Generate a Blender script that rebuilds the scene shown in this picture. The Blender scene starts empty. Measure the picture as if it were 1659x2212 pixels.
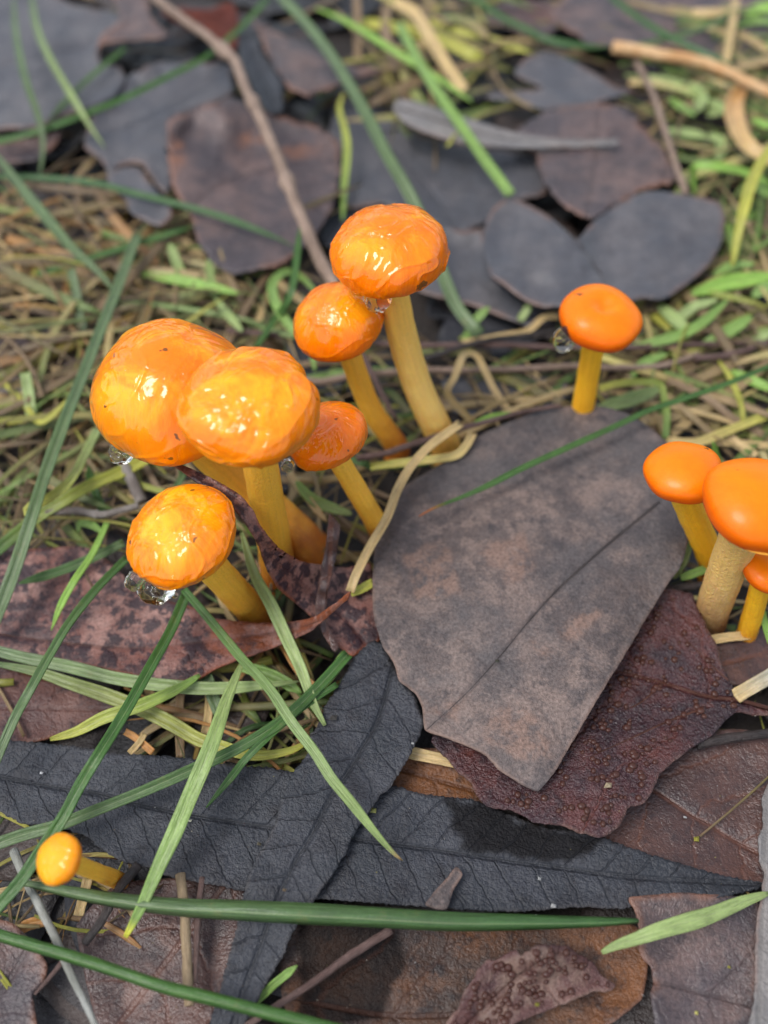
import bpy, bmesh, math, random
import numpy as np
from mathutils import Vector, Matrix, noise
from mathutils.geometry import delaunay_2d_cdt

# ------------------------------------------------------------------ camera, sky, sun, exposure
CM = 0.01
PITCH = math.radians(55.0)
HALF = math.radians(28.0)
CAM = np.array([0.0, -8.2, 11.71])                       # centimetres
FWD = np.array([0, math.cos(PITCH), -math.sin(PITCH)])
UPV = np.array([0, math.sin(PITCH), math.cos(PITCH)])
sc = bpy.context.scene
col = sc.collection
cd = bpy.data.cameras.new('camera')
cam = bpy.data.objects.new('camera', cd); col.objects.link(cam)
cam.location = Vector(CAM) * CM
cam.rotation_euler = (math.pi / 2 - PITCH, 0, 0)
cd.sensor_fit = 'VERTICAL'; cd.sensor_height = 36.0
cd.lens = 18.0 / math.tan(HALF)
cd.clip_start = 0.005; cd.clip_end = 200
cd.dof.use_dof = True
cd.dof.focus_distance = 0.111
cd.dof.aperture_fstop = 13.0
sc.camera = cam
w = bpy.data.worlds.new('World'); sc.world = w; w.use_nodes = True
nt = w.node_tree
SUN_EL, SUN_AZ = math.radians(63), math.radians(-110)      # azimuth measured from +y towards +x
sky = nt.nodes.new('ShaderNodeTexSky'); sky.sky_type = 'NISHITA'; sky.sun_disc = False
sky.sun_elevation = SUN_EL; sky.sun_rotation = SUN_AZ
sky.air_density = 1.0; sky.dust_density = 1.5
hs = nt.nodes.new('ShaderNodeHueSaturation'); hs.inputs['Saturation'].default_value = 0.5
nt.links.new(sky.outputs[0], hs.inputs['Color'])
bg = nt.nodes['Background']; bg.inputs['Strength'].default_value = 0.13
nt.links.new(hs.outputs[0], bg.inputs['Color'])
sl = bpy.data.lights.new('sun', 'SUN'); sun = bpy.data.objects.new('sun', sl); col.objects.link(sun)
sl.energy = 1.4; sl.angle = math.radians(25); sl.color = (1, 0.98, 0.955)
sd = Vector((math.sin(SUN_AZ) * math.cos(SUN_EL), math.cos(SUN_AZ) * math.cos(SUN_EL), math.sin(SUN_EL)))
sun.rotation_euler = sd.to_track_quat('Z', 'Y').to_euler()
sc.view_settings.view_transform = 'Standard'; sc.view_settings.look = 'None'
sc.view_settings.exposure = 0.9; sc.view_settings.gamma = 1
sc.render.engine = 'CYCLES'
sc.cycles.use_denoising = True
sc.cycles.max_bounces = 8; sc.cycles.transmission_bounces = 8
sc.cycles.caustics_reflective = False; sc.cycles.caustics_refractive = False
random.seed(7); rng = np.random.default_rng(7)

# ------------------------------------------------------------------ helpers
TANH = math.tan(HALF)
def rays(p):
    p = np.asarray(p, float)
    cx = (p[..., 0] - 829.5) / 1106 * TANH
    cy = (1106 - p[..., 1]) / 1106 * TANH
    return FWD + cx[..., None] * np.array([1., 0, 0]) + cy[..., None] * UPV
def unproj(p, z):
    d = rays(p); t = (np.asarray(z, float) - CAM[2]) / d[..., 2]
    return CAM + t[..., None] * d
def pix(x, y, z): return unproj(np.array([x, y]), z)
def pscale(P):                                            # centimetres per photo unit at a point
    return float(np.dot(np.asarray(P) - CAM, FWD)) * TANH / 1106
OFF = {0: (0, 0, 1), 1: (0, 0, .5), 2: (829.5, 0, .5), 3: (0, 540, .5), 4: (829.5, 540, .5), 5: (0, 1080, .5),
       6: (829.5, 1080, .5), 7: (0, 1618, .5), 8: (829.5, 1618, .5)}
def P(t, s):
    ox, oy, k = OFF[t]
    return [(ox + k * float(a.split(',')[0]), oy + k * float(a.split(',')[1])) for a in s.split()]
def catmull(pts, n, closed=False):
    pts = np.asarray(pts, float); N = len(pts)
    if closed: ext = np.vstack([pts[-1], pts, pts[0], pts[1]])
    else: ext = np.vstack([2 * pts[0] - pts[1], pts, 2 * pts[-1] - pts[-2]])
    out = []
    segs = N if closed else N - 1
    for i in range(segs):
        p0, p1, p2, p3 = ext[i], ext[i + 1], ext[i + 2], ext[i + 3]
        for t in np.linspace(0, 1, n, endpoint=False):
            out.append(.5 * ((2 * p1) + (-p0 + p2) * t + (2 * p0 - 5 * p1 + 4 * p2 - p3) * t * t + (-p0 + 3 * p1 - 3 * p2 + p3) * t ** 3))
    if not closed: out.append(pts[-1])
    return np.array(out)
def resample(pts, step=None, n=None, closed=False):
    pts = np.asarray(pts, float)
    if closed: pts = np.vstack([pts, pts[0]])
    d = np.r_[0, np.cumsum(np.linalg.norm(np.diff(pts, axis=0), axis=1))]
    if n is None: n = max(4, int(d[-1] / step))
    s = np.linspace(0, d[-1], n, endpoint=not closed)
    return np.stack([np.interp(s, d, pts[:, k]) for k in range(pts.shape[1])], 1)
def inside(p, poly):
    x, y = p[:, 0], p[:, 1]; r = np.zeros(len(p), bool)
    a = poly; b = np.roll(poly, -1, 0)
    for (x0, y0), (x1, y1) in zip(a, b):
        c = (y0 > y) != (y1 > y)
        if y1 != y0: r ^= c & (x < (x1 - x0) * (y - y0) / (y1 - y0) + x0)
    return r
def polydist(p, poly, closed=True):                       # distance, arc position and side of the nearest segment
    a = poly if closed else poly[:-1]; b = np.roll(poly, -1, 0) if closed else poly[1:]
    best = np.full(len(p), 1e9); s = np.zeros(len(p)); sg = np.ones(len(p)); acc = 0
    for q0, q1 in zip(a, b):
        v = q1 - q0; L = np.linalg.norm(v) + 1e-9
        t = np.clip(((p - q0) @ v) / L ** 2, 0, 1)
        d = np.linalg.norm(p - (q0 + t[:, None] * v), axis=1)
        m = d < best
        best[m] = d[m]; s[m] = acc + t[m] * L
        sg[m] = np.sign(v[0] * (p[m, 1] - q0[1]) - v[1] * (p[m, 0] - q0[0]))
        acc += L
    return best, s, sg
def sstep(a, b, x):
    t = np.clip((x - a) / (b - a), 0, 1); return t * t * (3 - 2 * t)
def nz(x, y, z=0.): return noise.noise((x, y, z))
def link(name, verts, faces, mat, parent=None, smooth=True, origin=None, attrs=None, solid=0):
    v = np.asarray(verts, float)
    if origin is None: origin = v.mean(0) if parent is None else np.zeros(3)
    me = bpy.data.meshes.new(name)
    me.from_pydata(((v - origin) * CM).tolist(), [], faces); me.update()
    if smooth: me.polygons.foreach_set('use_smooth', [True] * len(me.polygons))
    for k, (typ, arr) in (attrs or {}).items():
        at = me.attributes.new(k, typ, 'POINT')
        arr = np.asarray(arr, np.float32)
        at.data.foreach_set({'FLOAT': 'value', 'FLOAT_VECTOR': 'vector', 'FLOAT_COLOR': 'color'}[typ], arr.ravel())
    me.materials.append(mat)
    o = bpy.data.objects.new(name, me); col.objects.link(o)
    o.location = np.asarray(origin) * CM
    if parent is not None: o.parent = parent
    if solid:
        m = o.modifiers.new('thickness', 'SOLIDIFY'); m.thickness = solid * CM; m.offset = -1
    return o
def tag(o, label=None, cat=None, group=None, kind=None):
    for k, v in (('label', label), ('category', cat), ('group', group), ('kind', kind)):
        if v: o[k] = v
    return o
def empty(name, loc):
    o = bpy.data.objects.new(name, None); col.objects.link(o); o.location = np.asarray(loc) * CM
    o.empty_display_size = .005
    return o

# ------------------------------------------------------------------ node shorthand
class NT:
    def __init__(s, name):
        s.m = bpy.data.materials.new(name); s.m.use_nodes = True
        s.t = s.m.node_tree; s.b = s.t.nodes['Principled BSDF']
    def n(s, typ, **kw):
        o = s.t.nodes.new('ShaderNode' + typ)
        for k, v in kw.items(): setattr(o, k, v)
        return o
    def put(s, sock, v):
        if isinstance(v, bpy.types.NodeSocket): s.t.links.new(v, sock)
        elif v is not None:
            if hasattr(sock, 'default_value'):
                if isinstance(v, (tuple, list)) and len(v) == 3 and sock.type == 'RGBA': v = (*v, 1)
                sock.default_value = v
    def math(s, op, a, b=None, c=None, clamp=False):
        o = s.n('Math', operation=op, use_clamp=clamp)
        for i, v in enumerate((a, b, c)):
            if v is not None: s.put(o.inputs[i], v)
        return o.outputs[0]
    def mix(s, f, a, b, blend='MIX'):
        o = s.n('Mix', data_type='RGBA', blend_type=blend)
        s.put(o.inputs[0], f); s.put(o.inputs[6], a); s.put(o.inputs[7], b); return o.outputs[2]
    def attr(s, name): return s.n('Attribute', attribute_name=name)
    def noise(s, vec, scale, detail=4, rough=.55, dist=0., w=None):
        o = s.n('TexNoise')
        if w is not None: o.noise_dimensions = '4D'; s.put(o.inputs['W'], w)
        s.put(o.inputs['Vector'], vec); s.put(o.inputs['Scale'], scale); s.put(o.inputs['Detail'], detail)
        s.put(o.inputs['Roughness'], rough); s.put(o.inputs['Distortion'], dist); return o.outputs[0]
    def smooth(s, x, a, b):
        o = s.n('MapRange', interpolation_type='SMOOTHSTEP'); s.put(o.inputs[0], x)
        o.inputs[1].default_value = a; o.inputs[2].default_value = b; return o.outputs[0]
    def cmvec(s, off=0.):
        g = s.n('NewGeometry'); m = s.n('Mapping'); m.inputs['Scale'].default_value = (100,) * 3
        m.inputs['Location'].default_value = (off, off * .7, off * .3)
        s.put(m.inputs[0], g.outputs['Position']); return m.outputs[0]
    def bump(s, h, dist, strength=1., normal=None):
        o = s.n('Bump'); s.put(o.inputs['Height'], h); o.inputs['Distance'].default_value = dist * CM
        o.inputs['Strength'].default_value = strength; s.put(o.inputs['Normal'], normal); return o.outputs[0]
    def set(s, **kw):
        for k, v in kw.items(): s.put(s.b.inputs[k.replace('_', ' ')], v)
        return s.m

def leaf_mat(name, c1, c2, spot, vein, rough=.42, vk=3.0, vs=.8, vein_amt=.5, spot_amt=.6, areole=14., relief=.012,
             big=1.1, spec=.34, grain=.9, rimw=.05, mott=(.49, .60), spr=(.52, .68), net_w=.06, sps=4.5, off=0., pale=(.16, .09, .07), pucker=0.):
    t = NT(name); v = t.cmvec(off)
    st = t.attr('st'); sp = t.n('SeparateXYZ'); t.put(sp.inputs[0], st.outputs['Vector'])
    s_, t_, e_ = sp.outputs[0], t.math('ABSOLUTE', sp.outputs[1]), sp.outputs[2]
    n1 = t.noise(v, big, 5, .62); n2 = t.noise(v, sps, 5, .65, w=3.1); n3 = t.noise(v, 26, 3, .6)
    c = t.mix(t.smooth(n1, .36, .64), c1, c2)
    c = t.mix(t.math('MULTIPLY', t.smooth(t.noise(v, 2.0, 6, .7, w=7.7), *mott), spot_amt * .75), c, spot)
    c = t.mix(t.math('MULTIPLY', t.smooth(n2, *spr), spot_amt), c, spot)
    c = t.mix(t.math('MULTIPLY', t.attr('pale').outputs['Fac'], t.math('MULTIPLY', t.smooth(n2, .38, .58), .75)), c, pale)
    c = t.mix(t.math('MULTIPLY', t.attr('stain').outputs['Fac'], .85), c, (.008, .007, .007))
    c = t.mix(1, c, t.math('ADD', t.math('MULTIPLY', n3, grain), 1 - grain / 2), 'MULTIPLY')
    # side veins run obliquely out of the midrib
    ph = t.math('ADD', t.math('MULTIPLY', t.math('SUBTRACT', s_, t.math('MULTIPLY', t_, vs)), vk), t.math('MULTIPLY', n1, 1.1))
    fr = t.math('ABSOLUTE', t.math('SUBTRACT', t.math('FRACT', ph), .5))
    vm = t.smooth(fr, .065, .0)
    mr = t.smooth(t_, .045, .012)
    vor = t.n('TexVoronoi', feature='DISTANCE_TO_EDGE'); t.put(vor.inputs['Vector'], v); vor.inputs['Scale'].default_value = areole
    net = t.smooth(vor.outputs['Distance'], .0, .12)
    vall = t.math('MAXIMUM', t.math('MULTIPLY', vm, .75), mr)
    c = t.mix(t.math('MULTIPLY', vall, vein_amt), c, vein)
    c = t.mix(t.math('MULTIPLY', t.smooth(e_, rimw, .0), t.math('MULTIPLY', t.smooth(n1, .42, .60), .6)), c, pale)
    h = t.math('ADD', t.math('MULTIPLY', vall, -.34), t.math('ADD', t.math('MULTIPLY', net, net_w), t.math('MULTIPLY', n3, .5)))
    h = t.math('ADD', h, t.math('MULTIPLY', n2, 1.2))
    nrm = t.bump(h, relief * 2.2)
    r = t.math('ADD', t.math('MULTIPLY', n2, .3), rough - .15)
    return t.set(Base_Color=c, Roughness=r, Normal=nrm, Specular_IOR_Level=t.math('MULTIPLY', spec, t.math('SUBTRACT', 1., t.math('MULTIPLY', t.attr('stain').outputs['Fac'], .75))))
LM = {
 'slate':  leaf_mat('slate_leaf', (.024, .027, .033), (.038, .040, .048), (.016, .015, .018), (.016, .017, .020), rough=.42, vk=2.6, vs=.7, vein_amt=.42, areole=10, relief=.02, pale=(.05, .045, .045)),
 'slate2': leaf_mat('smooth_slate_leaf', (.060, .060, .068), (.096, .088, .090), (.038, .035, .040), (.05, .048, .052), rough=.40, vk=1.2, vein_amt=.35, spot_amt=.45, relief=.009, off=4., spec=.55, pale=(.17, .075, .04), grain=1.3, rimw=.10, mott=(.45, .60)),
 'grey':   leaf_mat('grey_brown_leaf', (.078, .067, .066), (.165, .120, .102), (.044, .038, .040), (.050, .042, .043), rough=.52, vk=1.0, vs=.25, vein_amt=.35, areole=19, relief=.009, big=.9, grain=1.8, spot_amt=.75, net_w=.14, mott=(.46, .56), pale=(.20, .125, .095), off=9.),
 'brown':  leaf_mat('brown_leaf', (.050, .026, .023), (.098, .046, .034), (.020, .013, .015), (.12, .042, .022), rough=.33, spec=.5, vk=1.4, vein_amt=.5, relief=.012, off=13.),
 'mauve':  leaf_mat('mauve_brown_leaf', (.062, .047, .050), (.130, .083, .072), (.028, .022, .026), (.034, .021, .020), rough=.42, vk=1.4, vein_amt=.4, relief=.012, off=17., spec=.50, pale=(.22, .09, .045), grain=1.4, rimw=.11, mott=(.45, .58), net_w=.1),
 'red':    leaf_mat('red_brown_leaf', (.070, .032, .028), (.125, .058, .044), (.018, .011, .014), (.05, .02, .014), rough=.42, vk=1.1, vein_amt=.25, spot_amt=.85, relief=.012, big=1.8, pale=(.20, .07, .03), off=21.),
 'speck':  leaf_mat('speckled_red_leaf', (.25, .135, .11), (.16, .062, .046), (.026, .012, .016), (.07, .025, .018), rough=.4, vk=1.1, vein_amt=.25, spot_amt=.95, relief=.012, big=1.4, pale=(.24, .065, .022), off=41., grain=1.4, spr=(.46, .56), sps=6.),
 'gallpink': leaf_mat('wet_pink_brown_leaf', (.075, .032, .030), (.135, .066, .056), (.026, .014, .015), (.10, .045, .035), rough=.32, vk=1.2, vein_amt=.4, relief=.022, pale=(.20, .13, .10), off=45.),
 'gall':   leaf_mat('wet_purple_brown_leaf', (.034, .013, .017), (.090, .030, .027), (.014, .010, .014), (.15, .045, .028), rough=.27, spec=.5, vk=1.0, vein_amt=.35, relief=.03, pale=(.13, .07, .05), off=25.),
 'orange': leaf_mat('orange_patched_leaf', (.040, .024, .018), (.150, .058, .020), (.016, .012, .012), (.05, .02, .012), rough=.38, vk=1.2, vein_amt=.5, spot_amt=.8, relief=.016, big=.8, off=29.),
 'rust':   leaf_mat('rust_leaf', (.11, .022, .010), (.07, .016, .010), (.03, .01, .008), (.08, .02, .01), rough=.5, off=33., spec=.12),
 'pale':   leaf_mat('pale_grey_leaf', (.17, .16, .155), (.22, .20, .185), (.10, .09, .085), (.12, .11, .10), rough=.55, off=37., spot_amt=.4),
}

def leaf(name, label, mat, outline, z, midrib=None, amp=.05, hp=8., teeth=0., tooth=16., rough=1.5, curl=.07, seed=None, stain=None, pale=None,
         rib=None, ribw=.045, veins=(), cat='leaf', group=None, extra=None, parent=None, thick=.022, corner=False):
    """outline and midrib in photo units; z: constant or list of (x, y, z) controls"""
    seed = seed if seed is not None else sum(map(ord, label)) % 97 + .37
    out = np.array(outline, float)
    nxt = np.roll(out, -1, 0); lin = (out[:, None] + (nxt - out)[:, None] * np.linspace(0, 1, 8, endpoint=False)[None, :, None]).reshape(-1, 2)
    sm = resample(.45 * catmull(out, 8, True) + .55 * lin, step=max(4., hp * .75), closed=True)     # keeps torn corners crisp
    nrmv = np.roll(sm, -1, 0) - np.roll(sm, 1, 0); nrmv = np.stack([nrmv[:, 1], -nrmv[:, 0]], 1)
    nrmv /= np.linalg.norm(nrmv, axis=1)[:, None] + 1e-9
    arc = np.r_[0, np.cumsum(np.linalg.norm(np.diff(sm, axis=0), axis=1))]
    j = np.array([rough * (nz(p[0] / 17., p[1] / 17., seed) + .6 * nz(p[0] / 6., p[1] / 6., seed)) for p in sm])
    if teeth: j = j + teeth * (((arc + 5 * j) / tooth) % 1.0 - .5) * 1.6
    sm = sm + nrmv * j[:, None]
    lo, hi = sm.min(0), sm.max(0)
    gx = np.arange(lo[0], hi[0], hp); gy = np.arange(lo[1], hi[1], hp * .866)
    X, Y = np.meshgrid(gx, gy); X = X + (np.arange(len(gy)) % 2)[:, None] * hp / 2
    g = np.stack([X.ravel(), Y.ravel()], 1); g += rng.uniform(-.15, .15, g.shape) * hp
    g = g[inside(g, sm)]
    if len(g): g = g[polydist(g, sm)[0] > hp * .55]
    allp = np.vstack([sm, g])
    r = delaunay_2d_cdt([Vector(p) for p in allp], [], [list(range(len(sm)))], 1, 1e-5)
    p = np.array([tuple(v) for v in r[0]]); faces = [list(f) for f in r[2]]
    if isinstance(z, tuple): zline = z; z = float(np.mean(z))
    else: zline = None
    if np.isscalar(z): zz = np.full(len(p), float(z))
    else:
        zc = np.array(z, float); d2 = ((p[:, None, :] - zc[None, :, :2]) ** 2).sum(2) + 60.
        wgt = 1 / d2 ** 1.3; zz = (wgt * zc[:, 2]).sum(1) / wgt.sum(1)
    if zline is not None:
        mp = resample(catmull(midrib, 6), step=25.); _, ms_, _ = polydist(p, mp, False); L_ = np.linalg.norm(np.diff(mp, axis=0), axis=1).sum()
        zz = np.interp(ms_ / L_, np.linspace(0, 1, len(zline)), zline)
    e = polydist(p, sm)[0]
    W0 = unproj(p, zz)
    sc_ = np.array([pscale(q) for q in W0]); ecm = e * sc_
    for i, q in enumerate(W0):
        zz[i] += amp * (nz(q[0] * .55, q[1] * .55, seed) + .45 * nz(q[0] * 1.6, q[1] * 1.6, seed + 3) + .16 * nz(q[0] * 4, q[1] * 4, seed + 7))
        if curl: zz[i] += curl * math.exp(-(ecm[i] / .22) ** 2) * (.55 + 1.1 * nz(q[0] * .6, q[1] * .6, seed + 11))
    if midrib is None:
        cen = out.mean(0); u, s, vt = np.linalg.svd(out - cen); dv = vt[0]; L = np.ptp((out - cen) @ dv) / 2
        midrib_p = np.array([cen - dv * L, cen + dv * L])
    else: midrib_p = resample(catmull(midrib, 6), step=25.)
    md, ms, mg = polydist(p, midrib_p, False)
    t = md * mg * sc_; s_ = ms * float(sc_.mean())
    if midrib is not None: zz += -.014 * np.exp(-(t / .06) ** 2) + .03 * np.minimum(np.abs(t), 1.0)
    V = unproj(p, zz)
    f2 = []
    for f in faces:
        a, b, c = (V[k] for k in f)
        f2.append(f if np.cross(b - a, c - a)[2] > 0 else f[::-1])
    at = {'st': ('FLOAT_VECTOR', np.stack([s_, t, ecm], 1))}
    for nm, polys in (('stain', stain), ('pale', pale)):
        if polys:
            a = np.zeros(len(p))
            for q in polys:
                q = np.array(q, float); d = polydist(p, q)[0] * np.where(inside(p, q), 1, -1)
                d = d + np.array([12 * nz(x / 30, y / 30, seed) for x, y in p])
                a = np.maximum(a, sstep(-8, 10, d))
            at[nm] = ('FLOAT', a)
    o = link(name, V, f2, LM[mat] if isinstance(mat, str) else mat, parent=parent, attrs=at, solid=thick)
    if parent is None: tag(o, label, cat, group)
    o['_z'] = 0
    del o['_z']
    def zat(q):
        q = np.asarray(q, float); d = ((p[None] - q[:, None]) ** 2).sum(2); return zz[d.argmin(1)]
    for q in ([(midrib, ribw, 'midrib')] if rib else []) + [(v_, ribw * .7, 'vein') for v_ in veins]:
        mid_, rw_, nm_ = q
        rp = resample(catmull(mid_, 8), step=7.); rp = rp[inside(rp, sm)]
        if len(rp) > 4:
            zr = zat(rp); zr = np.convolve(np.pad(zr, 3, 'edge'), np.ones(7) / 7, 'valid')
            C = unproj(rp, zr - .004); n = len(C); rad = rw_ * (1 - .75 * np.linspace(0, 1, n)) * .42
            tube(nm_, C, rad, rib, o, off=np.array(o.location) / CM, seg=6)
    if extra: extra(o, p, zz, sm, zat)
    return o

def tube(name, C, rad, mat, parent=None, off=np.zeros(3), seg=8, rough=0., seed=0., attrs=True, flat=1.):
    C = np.asarray(C, float); n = len(C); T = np.gradient(C, axis=0); T /= np.linalg.norm(T, axis=1)[:, None] + 1e-9
    ref = np.array([.12, -.3, 1.]); V = []; U = []
    for i in range(n):
        a = np.cross(T[i], ref); a /= np.linalg.norm(a) + 1e-9; b = np.cross(a, T[i])
        for k in range(seg):
            th = 2 * math.pi * k / seg
            r = rad[i] * (1 + rough * nz(math.cos(th) * 1.5 + seed, math.sin(th) * 1.5, i * .35))
            V.append(C[i] + r * (math.cos(th) * a + flat * math.sin(th) * b)); U.append((i / (n - 1), k / seg, th))
    F = [(i * seg + k, i * seg + (k + 1) % seg, (i + 1) * seg + (k + 1) % seg, (i + 1) * seg + k) for i in range(n - 1) for k in range(seg)]
    F.append(tuple(range(seg))[::-1]); F.append(tuple((n - 1) * seg + k for k in range(seg)))
    V = np.array(V)
    if parent is not None: V = V - off
    return link(name, V, F, mat, parent, attrs={'uvw': ('FLOAT_VECTOR', U)})

# ------------------------------------------------------------------ materials for blades, twigs, mushrooms, soil
def blade_material():
    t = NT('grass_blade'); a = t.attr('tint'); uv = t.attr('uvw'); sp = t.n('SeparateXYZ'); t.put(sp.inputs[0], uv.outputs['Vector'])
    v = t.cmvec()
    cv = t.n('CombineXYZ'); t.put(cv.inputs[0], t.math('MULTIPLY', sp.outputs[0], 3.)); t.put(cv.inputs[1], t.math('MULTIPLY', sp.outputs[1], 5.)); t.put(cv.inputs[2], sp.outputs[2])
    st = t.noise(cv.outputs[0], 1.0, 2, .5); n = t.noise(v, 3.5, 5, .6); f = t.noise(v, 30, 2)
    k = t.math('ADD', t.math('MULTIPLY', st, 1.2), t.math('ADD', t.math('MULTIPLY', n, .7), .08))
    k = t.math('ADD', k, t.math('MULTIPLY', t.math('SUBTRACT', f, .5), .35))
    c = t.mix(1, a.outputs['Color'], k, 'MULTIPLY')
    c = t.mix(t.math('MULTIPLY', t.smooth(t.math('ABSOLUTE', sp.outputs[1]), .10, .0), .25), c, (.42, .45, .25))
    c = t.mix(t.math('MULTIPLY', t.smooth(n, .60, .75), .35), c, (.16, .13, .05))
    nb = t.bump(t.math('ADD', st, t.math('MULTIPLY', f, .4)), .012)
    return t.set(Base_Color=c, Roughness=.38, Normal=nb, Specular_IOR_Level=.35, Subsurface_Weight=.12, Subsurface_Radius=(.4, .8, .15), Subsurface_Scale=.001)
BM = blade_material()
def twig_mat(name, a, b, rough=.6):
    t = NT(name); v = t.cmvec(); uv = t.attr('uvw'); sp = t.n('SeparateXYZ'); t.put(sp.inputs[0], uv.outputs['Vector'])
    cv = t.n('CombineXYZ'); t.put(cv.inputs[0], t.math('MULTIPLY', sp.outputs[0], 6.)); t.put(cv.inputs[1], t.math('MULTIPLY', sp.outputs[1], 26.))
    s = t.noise(cv.outputs[0], 1., 4, .6); n = t.noise(v, 2.2, 5, .65); f = t.noise(v, 25, 3)
    c = t.mix(t.smooth(n, .35, .65), a, b)
    c = t.mix(1, c, t.math('ADD', t.math('MULTIPLY', s, 1.1), .4), 'MULTIPLY')
    return t.set(Base_Color=c, Roughness=rough, Normal=t.bump(t.math('ADD', s, t.math('MULTIPLY', f, .5)), .03))
TM = {'brown': twig_mat('brown_bark', (.20, .135, .095), (.30, .21, .155)), 'dark': twig_mat('wet_dark_bark', (.020, .015, .014), (.045, .032, .028), .4),
      'tan': twig_mat('dry_straw_stalk', (.25, .17, .09), (.36, .26, .15), .55), 'grey': twig_mat('grey_stalk', (.16, .13, .11), (.26, .23, .20)),
      'redbark': twig_mat('reddish_bark', (.10, .055, .045), (.15, .09, .075), .5), 'rib': twig_mat('dark_midrib', (.026, .028, .034), (.038, .040, .046), .45),
      'ribred': twig_mat('red_midrib', (.10, .035, .022), (.13, .05, .03), .4), 'ribgrey': twig_mat('grey_midrib', (.045, .035, .034), (.065, .05, .045), .5),
      'orangestalk': twig_mat('orange_dry_stalk', (.52, .27, .10), (.62, .40, .20), .5),
      'white': twig_mat('bleached_stalk', (.26, .26, .22), (.40, .40, .36), .5)}
def cap_mat(name, orange, yellow, margin, slime, patch=.6, seed=0.):
    t = NT(name); v = t.cmvec(seed)
    a = t.attr('pol'); sp = t.n('SeparateXYZ'); t.put(sp.inputs[0], a.outputs['Vector']); r = t.attr('rad').outputs['Fac']
    def polar(k, m):
        cv = t.n('CombineXYZ'); t.put(cv.inputs[0], t.math('MULTIPLY', sp.outputs[0], k)); t.put(cv.inputs[1], t.math('MULTIPLY', sp.outputs[1], k))
        t.put(cv.inputs[2], t.math('ADD', t.math('MULTIPLY', r, m), seed)); return cv.outputs[0]
    streak = t.noise(polar(9, 1.3), 1., 4, .6); pat = t.noise(v, 1.15, 6, .6, .7); f = t.noise(v, 9, 4, .6)
    c = t.mix(t.smooth(r, .45, 1.0), orange, margin)
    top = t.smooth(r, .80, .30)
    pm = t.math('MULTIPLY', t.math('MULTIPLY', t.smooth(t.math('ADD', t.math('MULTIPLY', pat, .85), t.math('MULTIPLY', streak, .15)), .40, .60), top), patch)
    c = t.mix(pm, c, yellow)  # yellow crown patches: own patchiness plus transmitted light painted into the slimy caps' colour
    c = t.mix(t.math('MULTIPLY', t.math('MULTIPLY', t.smooth(streak, .5, .7), r), .3), c, margin)
    c = t.mix(1, c, t.math('ADD', t.math('MULTIPLY', f, .2), .9), 'MULTIPLY')
    speck = t.noise(v, 5.5, 2, .5, w=seed + 5.)
    c = t.mix(t.math('MULTIPLY', t.smooth(speck, .705, .73), .85), c, (.09, .045, .01))
    if slime:
        wr = t.noise(polar(1.3, 1.6), 1.1, 1., .4, 1.2); w2 = t.noise(polar(10, 1.6), 1., 1, .4, .4); w3 = t.noise(v, 1.1, 1., .35, 1.8)
        rid = lambda n: t.math('SUBTRACT', 1., t.math('ABSOLUTE', t.math('MULTIPLY', t.math('SUBTRACT', n, .5), 3.2)))
        f1 = rid(t.noise(v, .62, .8, .35, 2.4, w=seed)); f2 = rid(t.noise(polar(1.6, 1.8), 1., 1.2, .4, 1.8))
        h = t.math('ADD', t.math('MULTIPLY', wr, .5), t.math('ADD', t.math('MULTIPLY', t.math('MULTIPLY', w2, r), .14), t.math('MULTIPLY', w3, .5)))
        h = t.math('ADD', h, t.math('ADD', t.math('MULTIPLY', f1, .55), t.math('MULTIPLY', f2, .35)))
        cn = t.bump(h, .05, 1.)
        nb = t.bump(t.math('ADD', t.math('MULTIPLY', streak, t.math('MULTIPLY', r, .6)), t.math('MULTIPLY', pat, .8)), .05, .6)
        return t.set(Base_Color=c, Roughness=.35, Normal=nb, Subsurface_Weight=.45, Subsurface_Radius=(1., .35, .04), Subsurface_Scale=.0022,
                     Coat_Weight=1., Coat_Roughness=.03, Coat_IOR=1.45, Coat_Normal=cn, Specular_IOR_Level=.05)
    nb = t.bump(t.math('ADD', t.math('MULTIPLY', f, .6), t.math('MULTIPLY', pat, .6)), .02, .5)
    return t.set(Base_Color=c, Roughness=.42, Normal=nb, Subsurface_Weight=.4, Subsurface_Radius=(1., .3, .03), Subsurface_Scale=.002,
                 Coat_Weight=.15, Coat_Roughness=.2, Specular_IOR_Level=.2)
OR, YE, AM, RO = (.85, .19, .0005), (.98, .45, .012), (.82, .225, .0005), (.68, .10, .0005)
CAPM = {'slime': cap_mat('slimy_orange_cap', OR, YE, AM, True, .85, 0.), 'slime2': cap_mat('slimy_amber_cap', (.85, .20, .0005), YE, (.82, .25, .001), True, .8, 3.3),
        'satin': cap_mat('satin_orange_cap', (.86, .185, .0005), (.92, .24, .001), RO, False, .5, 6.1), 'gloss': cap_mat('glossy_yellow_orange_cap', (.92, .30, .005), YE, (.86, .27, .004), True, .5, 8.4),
        'wet': cap_mat('wet_orange_cap', (.86, .18, .0005), (.98, .42, .012), (.80, .17, .0005), True, .6, 12.)}
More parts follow.
